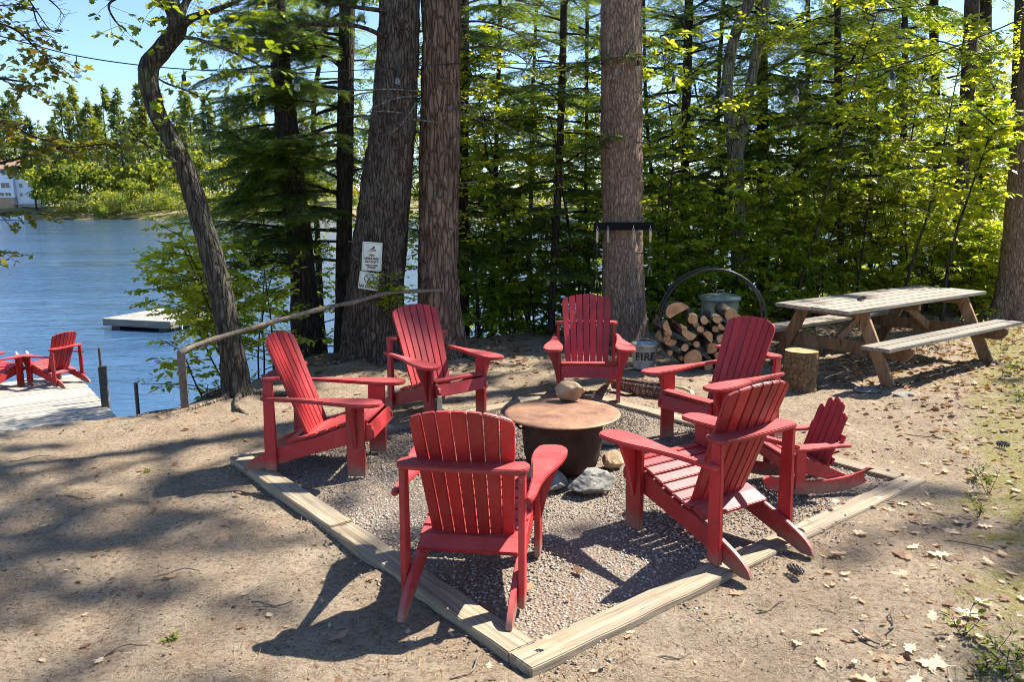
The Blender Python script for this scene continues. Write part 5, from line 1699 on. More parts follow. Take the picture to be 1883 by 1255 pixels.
# shrubs leaning out over the water by the oak
for i, (px, Y, lx, h, lab) in enumerate([(458, 8.6, -.38, 1.7, 'leafy shrub leaning over the water left of the oak trunk'), (470, 9.2, -.42, 2.9, 'tall leafy shrub spreading behind the oak trunk'), (395, 8.7, -.35, 1.1, 'low leafy shrub at the foot of the oak by the railing post'), (500, 9.0, -.1, 1.3, 'small leafy shrub right of the oak trunk'), (458, 9.6, -.42, 3.3, 'tallest leafy shrub behind the oak, reaching over the raft'), (480, 9.9, -.25, 3.4, 'tall leafy shrub between the oak and the dark bank trunk')]):
    sapling(px, Y, h, 400 + i, lab, 10, .75, .085, 'leafy shrubs over the water', (lx, .1), 1 if i in (0, 2, 3) else 2, L4, 'leafy_shrub', r=.016, z0=.2 if h < 2.5 else .5, nleaf=7 if i in (0, 2, 3) else 9, tint=(.9, .18), ntw=6 if i in (0, 2, 3) else 10, cat='shrub')
sapling(712, 9.25, .55, 420, 'small green shoots sprouting beside the signs on the thick pine', 8, .2, .06, None, (0, 0), 2, L4, 'leafy_shoot', r=.008, z0=.1, nleaf=6, tint=(.5, .2), ntw=4, cat='shoot', base=np.array(at(728, 572, 9.3)))

# bronze maple reaching in from the left
rng = np.random.default_rng(51)
b = np.array([-6.1, 7.4, ghs(-6.1, 7.4) - .1])
T = Tree('maple_tree', b, 'maple branches with bronze young leaves hanging in at the left edge', 'tree')
T.trunk([b, b + [.0, 0, 1.5], b + [.05, .05, 3], b + [.0, 0, 5], b + [-.1, .1, 8]], [.16, .13, .12, .10, .03], M['oak_bark'], 51, nseg=18, amp=.015, step=.1)
MPS = (MAP_V, MAP_F)
for pts, nt, lt in [([(-260, 330, 7.4), (-120, 322, 7.3), (0, 300, 7.2), (90, 276, 7.2), (165, 268, 7.2), (205, 262, 7.2)], 40, .30), ([(-250, 200, 7.4), (-80, 215, 7.3), (10, 228, 7.2), (60, 250, 7.2), (100, 262, 7.2)], 22, .24), ([(-250, 60, 7.4), (-60, 40, 7.3), (20, 50, 7.2), (70, 92, 7.1), (100, 118, 7.1)], 40, .28), ([(-200, 170, 7.3), (-40, 145, 7.1), (40, 150, 7.0), (66, 160, 7.0)], 16, .22), ([(-180, 410, 7.3), (-30, 396, 7.2), (50, 392, 7.2), (115, 398, 7.2)], 16, .18), ([(-150, 470, 7.2), (-30, 462, 7.1), (30, 466, 7.1)], 8, .14), ([(-200, 0, 7.3), (-50, 10, 7.2), (40, 8, 7.1)], 14, .26)]:
    T.limb(leafy_limb, M['dark_bark'], np.array(smooth_line(px_path(pts), 4)), .018, .003, rng, nt, lt, 6, .078, MPS, 1.0, .35, .6, (.3, .22), .0, flat=.6)
for pts in ([(40, -20, 6.9), (66, 18, 6.9), (90, 52, 6.9), (110, 62, 6.9)], [(80, -10, 6.9), (105, 12, 6.9), (120, 32, 6.9)], [(60, 12, 6.9), (72, 48, 6.9), (102, 72, 6.9)]):
    T.limb(leafy_limb, M['dark_bark'], np.array(smooth_line(px_path(pts), 4)), .008, .002, rng, 8, .18, 0, .001, L2, 1, .2, .2, name='bare_twig')
T.done(M['maple_leaf'])

# pine tops outside the picture, to the right: they dapple the clearing
def shade_pine(x, y, seed, z0, z1, L0, L1, nl, label, r=.22):
    rng = np.random.default_rng(seed)
    b = np.array([x, y, ghs(x, y) - .15])
    F = [b, b + [0, 0, 4], b + [.1, 0, 9], b + [.1, .1, 15], b + [0, 0, z1 + 1]]
    T = Tree('pine_tree', b, label, 'tree')
    T.trunk(F, [r * 1.2, r, r * .85, r * .6, .04], M['pine_bark'], seed, nseg=18, amp=.02, step=.2, flare=.2)
    high_crown(T, M['pine_bark'], F, z0, z1, L0, L1, nl, rng, 9)
    T.done(M['pine'])

# ================================================================== THINGS ON THE TREES
def build_signs():
    def sign(cx, cy, w, h, Y, tilt, label):
        p = at(cx, cy, Y)
        root = empty('sign', p, 0, label, 'sign')
        root.rotation_euler = (R(-3), tilt, R(-4))
        pts = arc(w / 2 - .012, h / 2 - .012, .012, 0, 90, 4) + arc(-w / 2 + .012, h / 2 - .012, .012, 90, 180, 4) + arc(-w / 2 + .012, -h / 2 + .012, .012, 180, 270, 4) + arc(w / 2 - .012, -h / 2 + .012, .012, 270, 360, 4)
        put('panel', MB().prism(pts, 0, .004, lambda u, v, k: (u, k, v)).mesh('panel', M['sign_face']), root)
        def frame_line(inset, t):
            mb = MB()
            a, b = w / 2 - inset, h / 2 - inset
            for c, s in (((0, b), (2 * a, t)), ((0, -b), (2 * a, t)), ((a, 0), (t, 2 * b - t)), ((-a, 0), (t, 2 * b - t))):
                mb.box((c[0], -.0012, c[1]), (s[0], .0012, s[1]))
            return mb.mesh('border_line', M['ink_brown'])
        put('border_line', frame_line(.014, .002), root)
        for sx, sz in ((0, h / 2 - .008), (0, -h / 2 + .008)):
            put('nail', MB().lathe([(0, .004), (.005, .003), (.006, 0)], 10).mesh('nail', M['steel']), root, (sx, -.001, sz), (R(90), 0, 0))
        return root
    def txt(s, size, root, z, mat, x=0):
        return letter(s, size, root, mat, (x, -.0022, z), (R(90), 0, 0), 'lettering', .0006)
    s1 = sign(684, 472, .235, .335, 9.30, R(4), 'white sign with swimmer symbol reading no lifeguard on duty')
    txt('NO', .038, s1, .012, M['ink_brown'])
    txt('LIFEGUARD', .034, s1, -.026, M['ink_brown'])
    txt('ON DUTY', .036, s1, -.064, M['ink_brown'])
    txt('SWIM AT YOUR', .021, s1, -.104, M['ink_brown'])
    txt('OWN RISK', .021, s1, -.130, M['ink_brown'])
    mb = MB()
    yy = lambda u, v, k: (u, -.0015 - k, v)
    mb.prism([(-.045, .075), (-.005, .092), (.004, .105), (.022, .12), (.03, .112), (.014, .098), (.012, .088), (.04, .082), (.045, .072), (0, .078)], 0, .001, yy)
    mb.prism([(.018 + .013 * math.cos(t), .104 + .013 * math.sin(t)) for t in np.linspace(0, 6.28, 13)[:-1]], .0012, .002, yy)
    mb.prism([(-.05, .066), (-.02, .071), (.01, .065), (.05, .070), (.05, .064), (.01, .059), (-.02, .065), (-.05, .060)], 0, .001, yy)
    put('swimmer_symbol', mb.mesh('swimmer_symbol', M['ink_brown']), s1)
    s2 = sign(678, 517, .235, .205, 9.29, R(9), 'white square sign below it with a crossed circle reading no diving')
    txt('NO DIVING', .042, s2, -.068, M['ink_black'])
    mb = MB()
    n = 32
    ro, ri = .056, .048
    out = [(ro * math.cos(2 * PI * i / n), .024 + ro * math.sin(2 * PI * i / n)) for i in range(n)]
    inn = [(ri * math.cos(2 * PI * i / n), .024 + ri * math.sin(2 * PI * i / n)) for i in range(n)]
    for i in range(n):
        j = (i + 1) % n
        mb.prism([out[i], out[j], inn[j], inn[i]], 0, .001, yy)
    mb.prism([(-.041, .060), (-.036, .065), (.041, -.012), (.036, -.017)], .0012, .002, yy)
    put('prohibition_ring', mb.mesh('prohibition_ring', M['ink_black']), s2)
    mb = MB()
    mb.prism([(-.022, -.012), (-.014, -.014), (.012, .03), (.032, .052), (.027, .056), (.002, .034)], 0, .001, yy)
    mb.prism([(-.03, .0), (-.01, .004), (-.01, .0), (-.03, -.004)], 0, .001, yy)
    put('diver_symbol', mb.mesh('diver_symbol', M['ink_black']), s2)
build_signs()

def build_rack():
    p = at(1148, 416, 10.5)
    root = empty('tool_rack', p, 0, 'black wooden rack board across the pine trunk', 'rack')
    put('board', MB().box((0, 0, 0), (.80, .035, .105)).mesh('board', M['rack_black'], .004, 1), root)
    for x in (-.36, -.22, .115, .335):
        put('hook', MB().tube([Vector((x, -.018, .01)), Vector((x, -.045, .0)), Vector((x, -.05, -.02)), Vector((x, -.04, -.03))], .004, 6).mesh('hook', M['steel'], 0, 1, True), root)
    labs = ['leftmost of the four metal roasting forks on the black rack', 'second of the four roasting forks, hanging at the trunk edge', 'third of the four roasting forks, its pale handle against the trunk', 'rightmost of the four roasting forks, hanging clear of the trunk']
    for x, L, lab in zip((-.36, -.22, .115, .335), (.45, .75, .8, .3), labs):
        f = empty('roasting_fork', p + Vector((x, -.05, -.03)), 0, lab, 'fork', 'roasting forks on the tree rack')
        put('loop', MB().tube([Vector((.014 * math.sin(t), 0, -.012 + .014 * math.cos(t))) for t in np.linspace(0, 2 * PI, 13)], .0028, 6, False).mesh('loop', M['steel'], 0, 1, True), f)
        put('handle', MB().tube([Vector((0, 0, -.026)), Vector((0, 0, -.05)), Vector((0, 0, -.16)), Vector((0, 0, -.18))], [.010, .0165, .0155, .010], 10).mesh('handle', M['pale_wood'], 0, 1, True), f)
        put('rod', MB().tube([Vector((0, 0, -.175)), Vector((.004, 0, -.22 - L))], .0042, 6).mesh('rod', M['dark_steel'], 0, 1, True), f)
        for s in (-1, 1):
            put('tine', MB().tube([Vector((.004, 0, -.21 - L)), Vector((.004 + s * .02, 0, -.24 - L)), Vector((.004 + s * .02, 0, -.33 - L))], .003, 5).mesh('tine', M['steel'], 0, 1, True), f)
build_rack()

def build_lights():
    def string(pts, bulbs, label, seed):
        P = [at(*q) for q in pts]
        line = [Vector(q) for q in smooth_line([tuple(q) for q in P], 10)]
        root = empty('light_string', P[0], 0, label, 'string lights')
        b = P[0]
        put('cable', MB().tube([q - b for q in line], .0055, 6).mesh('cable', M['black_plastic'], 0, 1, True), root)
        for px in bulbs:
            # nearest cable point
            best = min(line, key=lambda q: abs(941.5 + CAM_F * (q - Vector((0, 0, CAM_H))).dot(_rt) / (q - Vector((0, 0, CAM_H))).dot(_fw) - px))
            s = put('socket', MB().tube([Vector((0, 0, .005)), Vector((0, 0, -.055))], .0045, 6).tube([Vector((0, 0, -.05)), Vector((0, 0, -.06)), Vector((0, 0, -.115))], [.013, .021, .021], 12).mesh('socket', M['black_plastic'], 0, 1, True, 40), root, best - b)
            prof = [(0, -.195), (.014, -.192), (.027, -.180), (.032, -.162), (.030, -.145), (.022, -.128), (.017, -.113)]
            put('bulb', MB().lathe(prof, 16).mesh('bulb', M['bulb'], 0, 1, True, 80), s)
    string([(-120, 40, 6.5), (0, 66, 6.9), (140, 102, 7.4), (280, 122, 7.9), (420, 131, 8.4), (545, 134, 8.9), (700, 126, 9.3), (850, 116, 9.7), (1000, 116, 10.1), (1100, 112, 10.4), (1166, 97, 10.6)], (140, 342, 540, 728, 1050), 'cable of clear bulbs running left from the tool-rack pine over the chairs', 1)
    string([(1166, 99, 10.6), (1210, 122, 10.2), (1290, 148, 9.6), (1370, 157, 9.0), (1465, 154, 8.4), (1560, 140, 7.8), (1643, 122, 7.4), (1760, 84, 6.9), (1883, 32, 6.5), (1960, -5, 6.2)], (1176, 1240, 1330, 1463, 1643), 'cable of clear bulbs running right from the tool-rack pine above the table', 2)
build_lights()

# ================================================================== FAR SHORE
def far_xy(px, d):
    p = at(px, 373, d)
    return p.x, p.y

def far_pine_geo(x, y, h, rng, w=.17, n=2100, bare=.28):
    z0 = float(far_h(x, y))
    u = rng.uniform(0, 1, n) ** .85
    tz = bare + (1 - bare) * u
    lay = (np.round(tz * 13) + rng.normal(0, .22, n)) / 13           # whorls
    sec = rng.uniform(0, 2 * np.pi, 13 * 7)
    br = rng.integers(0, 5, n)
    az = sec[(np.clip((lay * 13).astype(int), 0, 12)) * 7 + br] + rng.normal(0, .16, n)
    amp = .6 + .4 * np.sin(np.clip((lay * 13).astype(int), 0, 12) * 2.1 + br * 1.3 + x)
    Rm = h * w * np.clip((1.02 - lay), 0, 1) ** .65 * np.minimum(1, (lay - bare + .10) * 5) * (.55 + .55 * amp)
    rr = Rm * rng.uniform(.15, 1, n) ** .7
    pos = np.stack([x + rr * np.cos(az), y + rr * np.sin(az), z0 + h * lay + rr * .22 + rng.normal(0, .12, n)], 1)
    d = np.stack([np.cos(az), np.sin(az), rng.uniform(.0, .45, n)], 1) + rng.normal(0, .55, (n, 3))
    s = np.stack([rng.uniform(.5, 1.0, n), rng.uniform(.9, 1.7, n), np.full(n, 1.)], 1) * (h / 26)
    V, F = inst(LEAF2_V, LEAF2_F, pos, d, np.array([0, 0, 1.])[None] + rng.normal(0, .5, (n, 3)), s * rng.uniform(.5, 1.1, (n, 1)) * (1.4 if n < 700 else 1))
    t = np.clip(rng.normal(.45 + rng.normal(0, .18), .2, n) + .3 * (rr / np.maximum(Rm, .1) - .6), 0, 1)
    return V, F, np.repeat(t, len(LEAF2_V))

def far_leaf_geo(x, y, h, rng, w=.34, n=900, z0=None):
    z0 = float(far_h(x, y)) if z0 is None else z0
    k = 9
    lc = np.stack([rng.normal(0, h * w * .5, k), rng.normal(0, h * w * .5, k), h * rng.uniform(.3, .88, k)], 1)
    lr = h * rng.uniform(.12, .24, k)
    i = rng.integers(0, k, n)
    v = nrmz(rng.normal(size=(n, 3)))
    pos = lc[i] + v * (lr[i] * rng.uniform(.55, 1.05, n))[:, None] * np.array([1.25, 1.25, .7])
    pos += np.array([x, y, z0])
    V, F = inst(LEAF2_V, LEAF2_F, pos, rng.normal(size=(n, 3)), v + np.array([0, 0, .6]) + rng.normal(0, .4, (n, 3)), np.stack([rng.uniform(.8, 1.4, n), rng.uniform(.6, 1.0, n), np.ones(n)], 1) * (h / 11))
    t = np.clip(rng.normal(.5 + rng.normal(0, .25), .2, n), 0, 1)
    return V, F, np.repeat(t, 4)

def far_trunk(T, x, y, h, r, mat, lean=(0, 0)):
    z0 = float(far_h(x, y))
    V, F = tube_np(np.array([(x, y, z0 - .5), (x + lean[0] * .4, y, z0 + h * .4), (x + lean[0], y, z0 + h * .97)]), [r, r * .75, .04], 7)
    put('trunk', mesh_np('trunk', V - T.b, [F], mat, smooth=True), T.root)

def far_tree(px, d, h, kind, seed, label, group, **kw):
    rng = np.random.default_rng(seed)
    x, y = far_xy(px, d)
    T = Tree('far_pine_tree' if kind == 'pine' else 'far_leafy_tree', (x, y, float(far_h(x, y))), label, 'tree', group)
    far_trunk(T, x, y, h, h * .0125, M['pine_bark'] if kind == 'pine' else M['grey_bark'])
    V, F, t = (far_pine_geo if kind == 'pine' else far_leaf_geo)(x, y, h, rng, **kw)
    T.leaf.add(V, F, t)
    T.done(M['far_pine'] if kind == 'pine' else M['far_leaf'])

FP = 'tall white pines on the far shore'
FL = 'bright leafy trees on the far shore'
rnd = random.Random(9)
pines = [(-30, 222, 24), (8, 224, 24), (38, 221, 27), (66, 203, 23), (92, 222, 20), (128, 206, 27), (150, 212, 29.5), (176, 208, 30), (205, 214, 28), (232, 207, 30), (252, 213, 28), (282, 216, 26), (305, 208, 28), (336, 214, 27), (360, 209, 25), (392, 216, 28), (424, 210, 26), (452, 214, 27), (486, 209, 26), (520, 214, 25), (20, 232, 27), (110, 240, 24), (190, 236, 32), (270, 236, 31), (350, 238, 30), (430, 240, 29)]
ORD = 'first second third fourth fifth sixth seventh eighth ninth tenth eleventh twelfth thirteenth fourteenth fifteenth sixteenth seventeenth eighteenth nineteenth twentieth'.split()
for i, (px, d, h) in enumerate(pines):
    h *= [1, .86, 1.05, .94, .78, 1.02][i % 6]
    far_tree(px, d, h, 'pine', 600 + i, ('tall feathery far-shore pine, %s from the left picture edge' % ORD[i]) if i < 20 else 'tall pine standing behind the front row on the far shore', FP, w=.15 + .035 * ((i * 7) % 3), bare=.14 + .09 * (i % 4))
leafs = [(76, 201, 12), (100, 198, 8), (118, 203, 10), (140, 197, 8), (160, 200, 10), (182, 196, 7), (204, 201, 9), (228, 199, 8), (248, 203, 10), (268, 198, 9), (290, 202, 9), (312, 198, 8), (338, 201, 9), (366, 199, 10), (398, 203, 9), (430, 199, 9), (462, 202, 10), (498, 200, 9), (80, 214, 13), (30, 226, 12)]
for i, (px, d, h) in enumerate(leafs):
    h = h * [1.0, 1.45, .8, 1.7, 1.15, .7, 1.35][i % 7]
    far_tree(px, d + [0, 4, -3, 8, 2, -4, 6][i % 7] - 3, h, 'leaf', 700 + i, ('low bright-green far-shore tree, %s from the house going right' % ORD[i]) if i < 18 else ('leafy tree just right of the far house' if i == 18 else 'leafy tree behind the far house'), FL)
for i, (px, d, h, lab) in enumerate([(180, 191.5, 3.0, 'round dark bush at the far waterline below the pines'), (30, 192, 1.2, 'low bush on the far bank in front of the white house'), (232, 192, 2.2, 'small bush at the far waterline near the jetty')]):
    x, y = far_xy(px, d)
    rng = np.random.default_rng(800 + i)
    T = Tree('far_bush', (x, y, float(far_h(x, y))), lab, 'bush')
    V, F, t = far_leaf_geo(x, y, h, rng, .7, 300)
    T.leaf.add(V, F, t)
    T.done(M['far_pine'], 'foliage')
# the wood continues round the lake as one mass
rng = np.random.default_rng(901)
A1, A2 = Acc(), Acc()
for px in range(540, 2250, 25):
    d = 205 + rng.uniform(-6, 30)
    x, y = far_xy(px, d)
    A1.add(*far_pine_geo(x, y, rng.uniform(20, 28), rng, .17, 500))
    if rng.random() < .9:
        x, y = far_xy(px + 8, 198 + rng.uniform(-3, 6))
        A2.add(*far_leaf_geo(x, y, rng.uniform(7, 11), rng, .36, 330))
for px in list(range(-420, -40, 20)):
    x, y = far_xy(px, 208 + rng.uniform(-4, 20))
    A1.add(*far_pine_geo(x, y, rng.uniform(22, 28), rng, .17, 400))
for px in range(-60, 560, 13):          # second rank behind the first row
    x, y = far_xy(px, 232 + rng.uniform(-8, 22))
    A1.add(*far_pine_geo(x, y, rng.uniform(13, 23), rng, .24, 500, .05))
for px in np.arange(72, 560, 6.5):            # brush along the waterline
    x, y = far_xy(px, 190)
    y = SHORE_Y + 6 * math.sin(x * .035 + .4) + 3 * math.sin(x * .11) + rng.uniform(.3, 6)
    (A2 if rng.random() < .5 else A1).add(*far_leaf_geo(x, y, rng.uniform(2, 6.5), rng, .6, 260))
tag(put('forest', A1.mesh('forest', M['far_pine'])), 'distant pine wood along the rest of the far shore', 'forest', kind='stuff')
tag(put('shore_woods', A2.mesh('shore_woods', M['far_leaf'])), 'distant bright leafy wood along the far waterline', 'woods', kind='stuff')

def build_house():
    d = 206.0
    s = d / CAM_F                 # metres per photo pixel there
    x1 = at(28, 373, d).x         # right end of the long front
    x0 = x1 - 15
    x2 = at(66, 373, d).x         # right end of the wing
    zb = at(30, 376, d).z
    zt = at(30, 312, d).z
    g = float(far_h(x1, d))
    root = empty('lake_house', (x1, d, g), 0, 'white two-storey house with tan brick base and brown roof across the lake', 'house')
    def P(x, y, z): return (x - x1, y - d, z - g)
    zm = at(30, 363, d).z
    put('wall', MB().box(P((x0 + x1) / 2, d + 5, (zm + zt) / 2), (x1 - x0, 10, zt - zm)).mesh('wall', M['house_white']), root)
    put('base_wall', MB().box(P((x0 + x1) / 2, d + 5, (g - 1 + zm) / 2), (x1 - x0 - .1, 9.9, zm - g + 1)).mesh('base_wall', M['tan_brick']), root)
    put('wing_wall', MB().box(P((x1 + x2) / 2 + .01, d + 4.5, (g - 1 + zt - 1.0) / 2), (x2 - x1, 7, zt - 1.0 - g + 1)).mesh('wing_wall', M['house_white']), root)
    rf = MB()
    a, b_, ov = x0 - .6, x1 + .6, .7
    yz = [(d - ov, zt - .1), (d + 5, zt + 2.3), (d + 10 + ov, zt - .1), (d + 10 + ov, zt + .15), (d + 5, zt + 2.6), (d - ov, zt + .15)]
    rf.prism(yz, a, b_, lambda u, v, h: P(h, u, v))
    put('roof', rf.mesh('roof', M['roof']), root)
    rf = MB()
    rf.prism([(x1 - .2, zt - .35), (x2 + .6, zt - 1.9), (x2 + .6, zt - 1.65), (x1 - .2, zt - .05)], d + .4, d + 8.5, lambda u, v, h: P(u, h, v))
    put('wing_roof', rf.mesh('wing_roof', M['roof']), root)
    def window(px, py, w, h, n, y=None):
        p = at(px, py, d)
        yy = d if y is None else y
        f = put('window', MB().box(P(p.x, yy - .02, p.z), (w + .24, .08, h + .24)).mesh('window', M['white_paint']), root)
        for k in range(n):
            put('pane', MB().box(P(p.x - w / 2 + w * (k + .5) / n, yy - .055, p.z), (w / n - .1, .05, h)).mesh('pane', M['window_glass']), f)
    for px in (-14, 10):
        window(px, 317, 2.1, 1.3, 2)
        window(px, 341, 2.2, 1.2, 2)
    for px, py in ((2, 357.5), (15, 357.5)):
        window(px, py, 1.5, .8, 2, d + .05)
    for px, py, w, h in ((34, 341, .9, 1.0), (35, 358, .7, .8), (50, 340, .8, 1.0), (58, 325, 1.0, .9), (60, 346, .7, .8)):
        window(px, py, w, h, 1, d + 1.0)
    dk = put('deck', MB().box(P((x1 + x2) / 2 + 1, d - .4, g + 1.0), (x2 - x1 + 3, 2.2, .2)).mesh('deck', M['deck_wood']), root)
    for k in range(9):
        put('railing_post', MB().box(P(x1 + .2 + k * (x2 - x1 + 2) / 8, d - 1.4, g + 1.5), (.1, .1, 1.0)).mesh('railing_post', M['white_paint']), dk)
build_house()

def hull(L, w, h, mat, name, n=12, flip=False):
    mb = MB()
    rings = []
    for i in range(n + 1):
        t = i / n * 2 - 1
        ww = w / 2 * max(.02, 1 - abs(t) ** 2.4)
        zz = h * (.25 * t * t)
        prof = [(-ww, h + zz), (-ww * .9, h * .4), (-ww * .4, .04), (ww * .4, .04), (ww * .9, h * .4), (ww, h + zz), (ww * .85, h * .9 + zz), (0, h * .3), (-ww * .85, h * .9 + zz)]
        rings.append([mb.bm.verts.new((t * L / 2, x, (h * 1.25 - z) if flip else z)) for x, z in prof])
    for a, b in zip(rings, rings[1:]):
        for k in range(9): mb.face([a[k], a[(k + 1) % 9], b[(k + 1) % 9], b[k]])
    mb.face(rings[0]); mb.face(rings[-1][::-1])
    return mb.mesh(name, mat, 0, 1, True)
x, y = far_xy(14, 187)
bt = empty('motor_boat', (x, y, WATER_Z - .1), .1, 'white boat moored at the far shore below the house', 'boat')
put('hull', hull(6.5, 2.1, 1.0, M['white_paint'], 'hull'), bt)
put('seat', MB().box((-.8, 0, .95), (1.0, 1.2, .35)).mesh('seat', M['black_plastic']), bt)
put('windscreen', MB().box((.6, 0, 1.25), (.06, 1.4, .45), Matrix.Rotation(-.5, 3, 'Y')).mesh('windscreen', M['window_glass']), bt)
put('outboard_motor', MB().box((-3.3, 0, .9), (.4, .4, .9)).mesh('outboard_motor', M['black_plastic'], .08, 2), bt)
for px, d, L, rz, lab in ((118, 191.5, 4.6, .1, 'dark overturned canoe on the far beach'), (103, 190.8, 3.6, -.2, 'brown overturned rowing boat on the far beach beside the canoe')):
    x, y = far_xy(px, d)
    tag(put('canoe', hull(L, 1.0, .5, M['dark_wood'], 'canoe', flip=True), None, (x, y, float(far_h(x, y))), (0, 0, rz)), lab, 'boat', 'boats on the far beach')
x, y = far_xy(238, 187.5)
jt = empty('far_jetty', (x, y, WATER_Z), 0, 'small wooden jetty at the far waterline', 'jetty')
for k in range(10): put('plank', MB().box((-2 + k * .45, 0, .45), (.42, 1.6, .08)).mesh('plank', M['deck_wood']), jt)
for k in (-1.9, 2.0):
    for s in (-.7, .7): put('pile', MB().tube([Vector((k, s, -1.5)), Vector((k, s, .41))], .09, 8).mesh('pile', M['dark_wood']), jt)
x, y = far_xy(212, 192.5)
bn = empty('far_bench', (x, y, float(far_h(x, y))), 0, 'small dark bench standing on the far bank', 'bench')
put('seat', MB().box((0, 0, .5), (2.2, .6, .1)).mesh('seat', M['dark_wood']), bn)
put('backrest', MB().box((0, .3, .95), (2.2, .08, .6)).mesh('backrest', M['dark_wood']), bn)
for s in (-.9, .9): put('leg', MB().box((s, 0, .22), (.15, .5, .46)).mesh('leg', M['dark_wood']), bn)

# ================================================================== SHADE TREES outside the picture
shade_pine(12.6, 6.4, 61, 8, 16, 3.2, 1.2, 20, 'tall pine standing outside the picture to the right')
shade_pine(17.5, 12.5, 62, 9, 20, 3.2, 1.2, 14, 'tall pine farther right, outside the picture')

# ================================================================== LITTER ON THE GROUND
def scatter(n, seed, region, dens=None, inside=False):
    rng = np.random.default_rng(seed)
    x = rng.uniform(region[0], region[1], n); y = rng.uniform(region[2], region[3], n)
    c, s = math.cos(PIT_A), math.sin(PIT_A)
    u = (x - PIT_C[0]) * c + (y - PIT_C[1]) * s; v = -(x - PIT_C[0]) * s + (y - PIT_C[1]) * c
    k = ((np.maximum(abs(u), abs(v)) > PIT_H + .01) | inside) & (gh(x, y) > -1.2)
    k &= (abs(x) < y * .70 + .5)
    if dens is not None: k &= rng.random(n) < dens(x, y)
    return x[k], y[k], rng

def build_litter():
    # pine needles
    x, y, rng = scatter(110000, 71, (-5, 8, 2.3, 13), lambda x, y: np.clip(.9 - .055 * (y - 2.3) + .25 * n2(x, y, .9, 31), .08, 1))
    n = len(x)
    tv = np.array([(-.5, 0, 0), (.5, 0, 0), (.15, 1, .0), (-.15, 1, .0)]); tf = np.array([(0, 1, 2), (0, 2, 3)])
    a = rng.uniform(0, 2 * np.pi, n)
    d = np.stack([np.cos(a), np.sin(a), rng.normal(0, .08, n)], 1)
    V, F = inst(tv, tf, np.stack([x, y, ground_z(x, y) + rng.uniform(.002, .007, n)], 1), d, np.array([0, 0, 1.])[None] + rng.normal(0, .3, (n, 3)), np.stack([rng.uniform(.0018, .0036, n), rng.uniform(.03, .085, n), np.ones(n)], 1))
    tag(put('needle_litter', mesh_np('needle_litter', V, [F], M['needle_litter'], np.repeat(np.clip(rng.normal(.5, .3, n), 0, 1), 4))), 'dry pine needles scattered over the dirt', 'litter', kind='stuff')
    # chips and small stones
    x, y, rng = scatter(42000, 72, (-5, 8, 2.3, 12), lambda x, y: np.clip(.8 - .06 * (y - 2.3) + .35 * n2(x, y, 1.3, 37), .05, 1))
    n = len(x)
    V, F = pebbles(np.stack([x, y, ground_z(x, y) + .001], 1), rng.uniform(.003, .0075, n) * np.where(rng.random(n) < .06, 1.9, 1), rng, OCT_V, OCT_F, .5)
    tag(put('ground_debris', mesh_np('ground_debris', V, [F], M['chips'], np.repeat(np.clip(rng.beta(1.4, 1.6, n), 0, 1), 6))), 'small bark chips and grit on the dirt', 'debris', kind='stuff')
    # brown leaf litter under the trees
    x, y, rng = scatter(24000, 73, (-4, 11, 2.4, 17), lambda x, y: np.clip(.05 + .9 * (y > 8.3 - .1 * x) * np.clip(.55 + .6 * n2(x, y, .8, 41), 0, 1) + .35 * (x > 3.2) + .3 * (x > .55 * y - .2) * (x > 1.2), 0, 1))
    n = len(x)
    a = rng.uniform(0, 2 * np.pi, n)
    V, F = inst(LEAF4_V, LEAF4_F, np.stack([x, y, ground_z(x, y) + rng.uniform(.004, .02, n)], 1), np.stack([np.cos(a), np.sin(a), rng.normal(0, .15, n)], 1), np.array([0, 0, 1.])[None] + rng.normal(0, .35, (n, 3)), rng.uniform(.05, .11, n) * np.clip(y / 9, .4, 1))
    tag(put('leaf_litter', mesh_np('leaf_litter', V, [F], M['brown_leaf'], np.repeat(np.clip(rng.beta(1.3, 1.6, n), 0, 1), len(LEAF4_V)))), 'brown leaf litter under the trees', 'litter', kind='stuff')

def fallen_leaf_mesh(seed):
    rng = np.random.default_rng(seed)
    kx = rng.uniform(.6, .95)
    half = [(x_ * kx, y_) for x_, y_ in [(0, 0), (.025, .0), (.03, .10), (.13, .17), (.24, .2), (.20, .27), (.16, .32), (.28, .42), (.37, .5), (.28, .55), (.19, .58), (.24, .7), (.27, .8), (.16, .8), (.09, .84), (.05, .93), (0, 1.0)]]
    V = [(0, -.18, .0)]
    L = []
    for (x, y) in half: L.append((x * rng.uniform(.85, 1.15), y))
    pts = [(x, y) for x, y in L] + [(-x * rng.uniform(.85, 1.15), y) for x, y in L[1:-1][::-1]]
    cl, cw, tw = rng.uniform(-.2, .7), rng.uniform(-.5, 2.2), rng.uniform(-.7, .7)
    def z(x, y): return cw * x * x + cl * (y - .5) ** 2 * .8 + tw * x * (y - .4) + .03 * math.sin(y * 9 + seed) * abs(x) * 4
    n = len(pts)
    v = [(x, y, z(x, y)) for x, y in pts]
    mid = [(0, y, z(0, y)) for y in (.15, .35, .55, .75)]
    c0 = len(v)
    v += mid
    f = []
    m = len(half)
    def nearest(y): return c0 + int(np.argmin([abs(y - q[1]) for q in mid]))
    for i in range(n):
        j = (i + 1) % n
        a, b = nearest(pts[i][1]), nearest(pts[j][1])
        f.append((i, j, b))
        if a != b: f.append((i, b, a))
    # stalk
    s0 = len(v)
    v += [(-.012, .02, z(0, 0)), (.012, .02, z(0, 0)), (.02, -.22, z(0, 0) + .02), (.0, -.22, z(0, 0) + .02)]
    f += [(s0, s0 + 1, s0 + 2), (s0, s0 + 2, s0 + 3)]
    me = mesh_np('fallen_leaf', np.array(v), [np.array(f)], M['dry_leaf'], np.full(len(v), rng.uniform(.1, 1)))
    return me

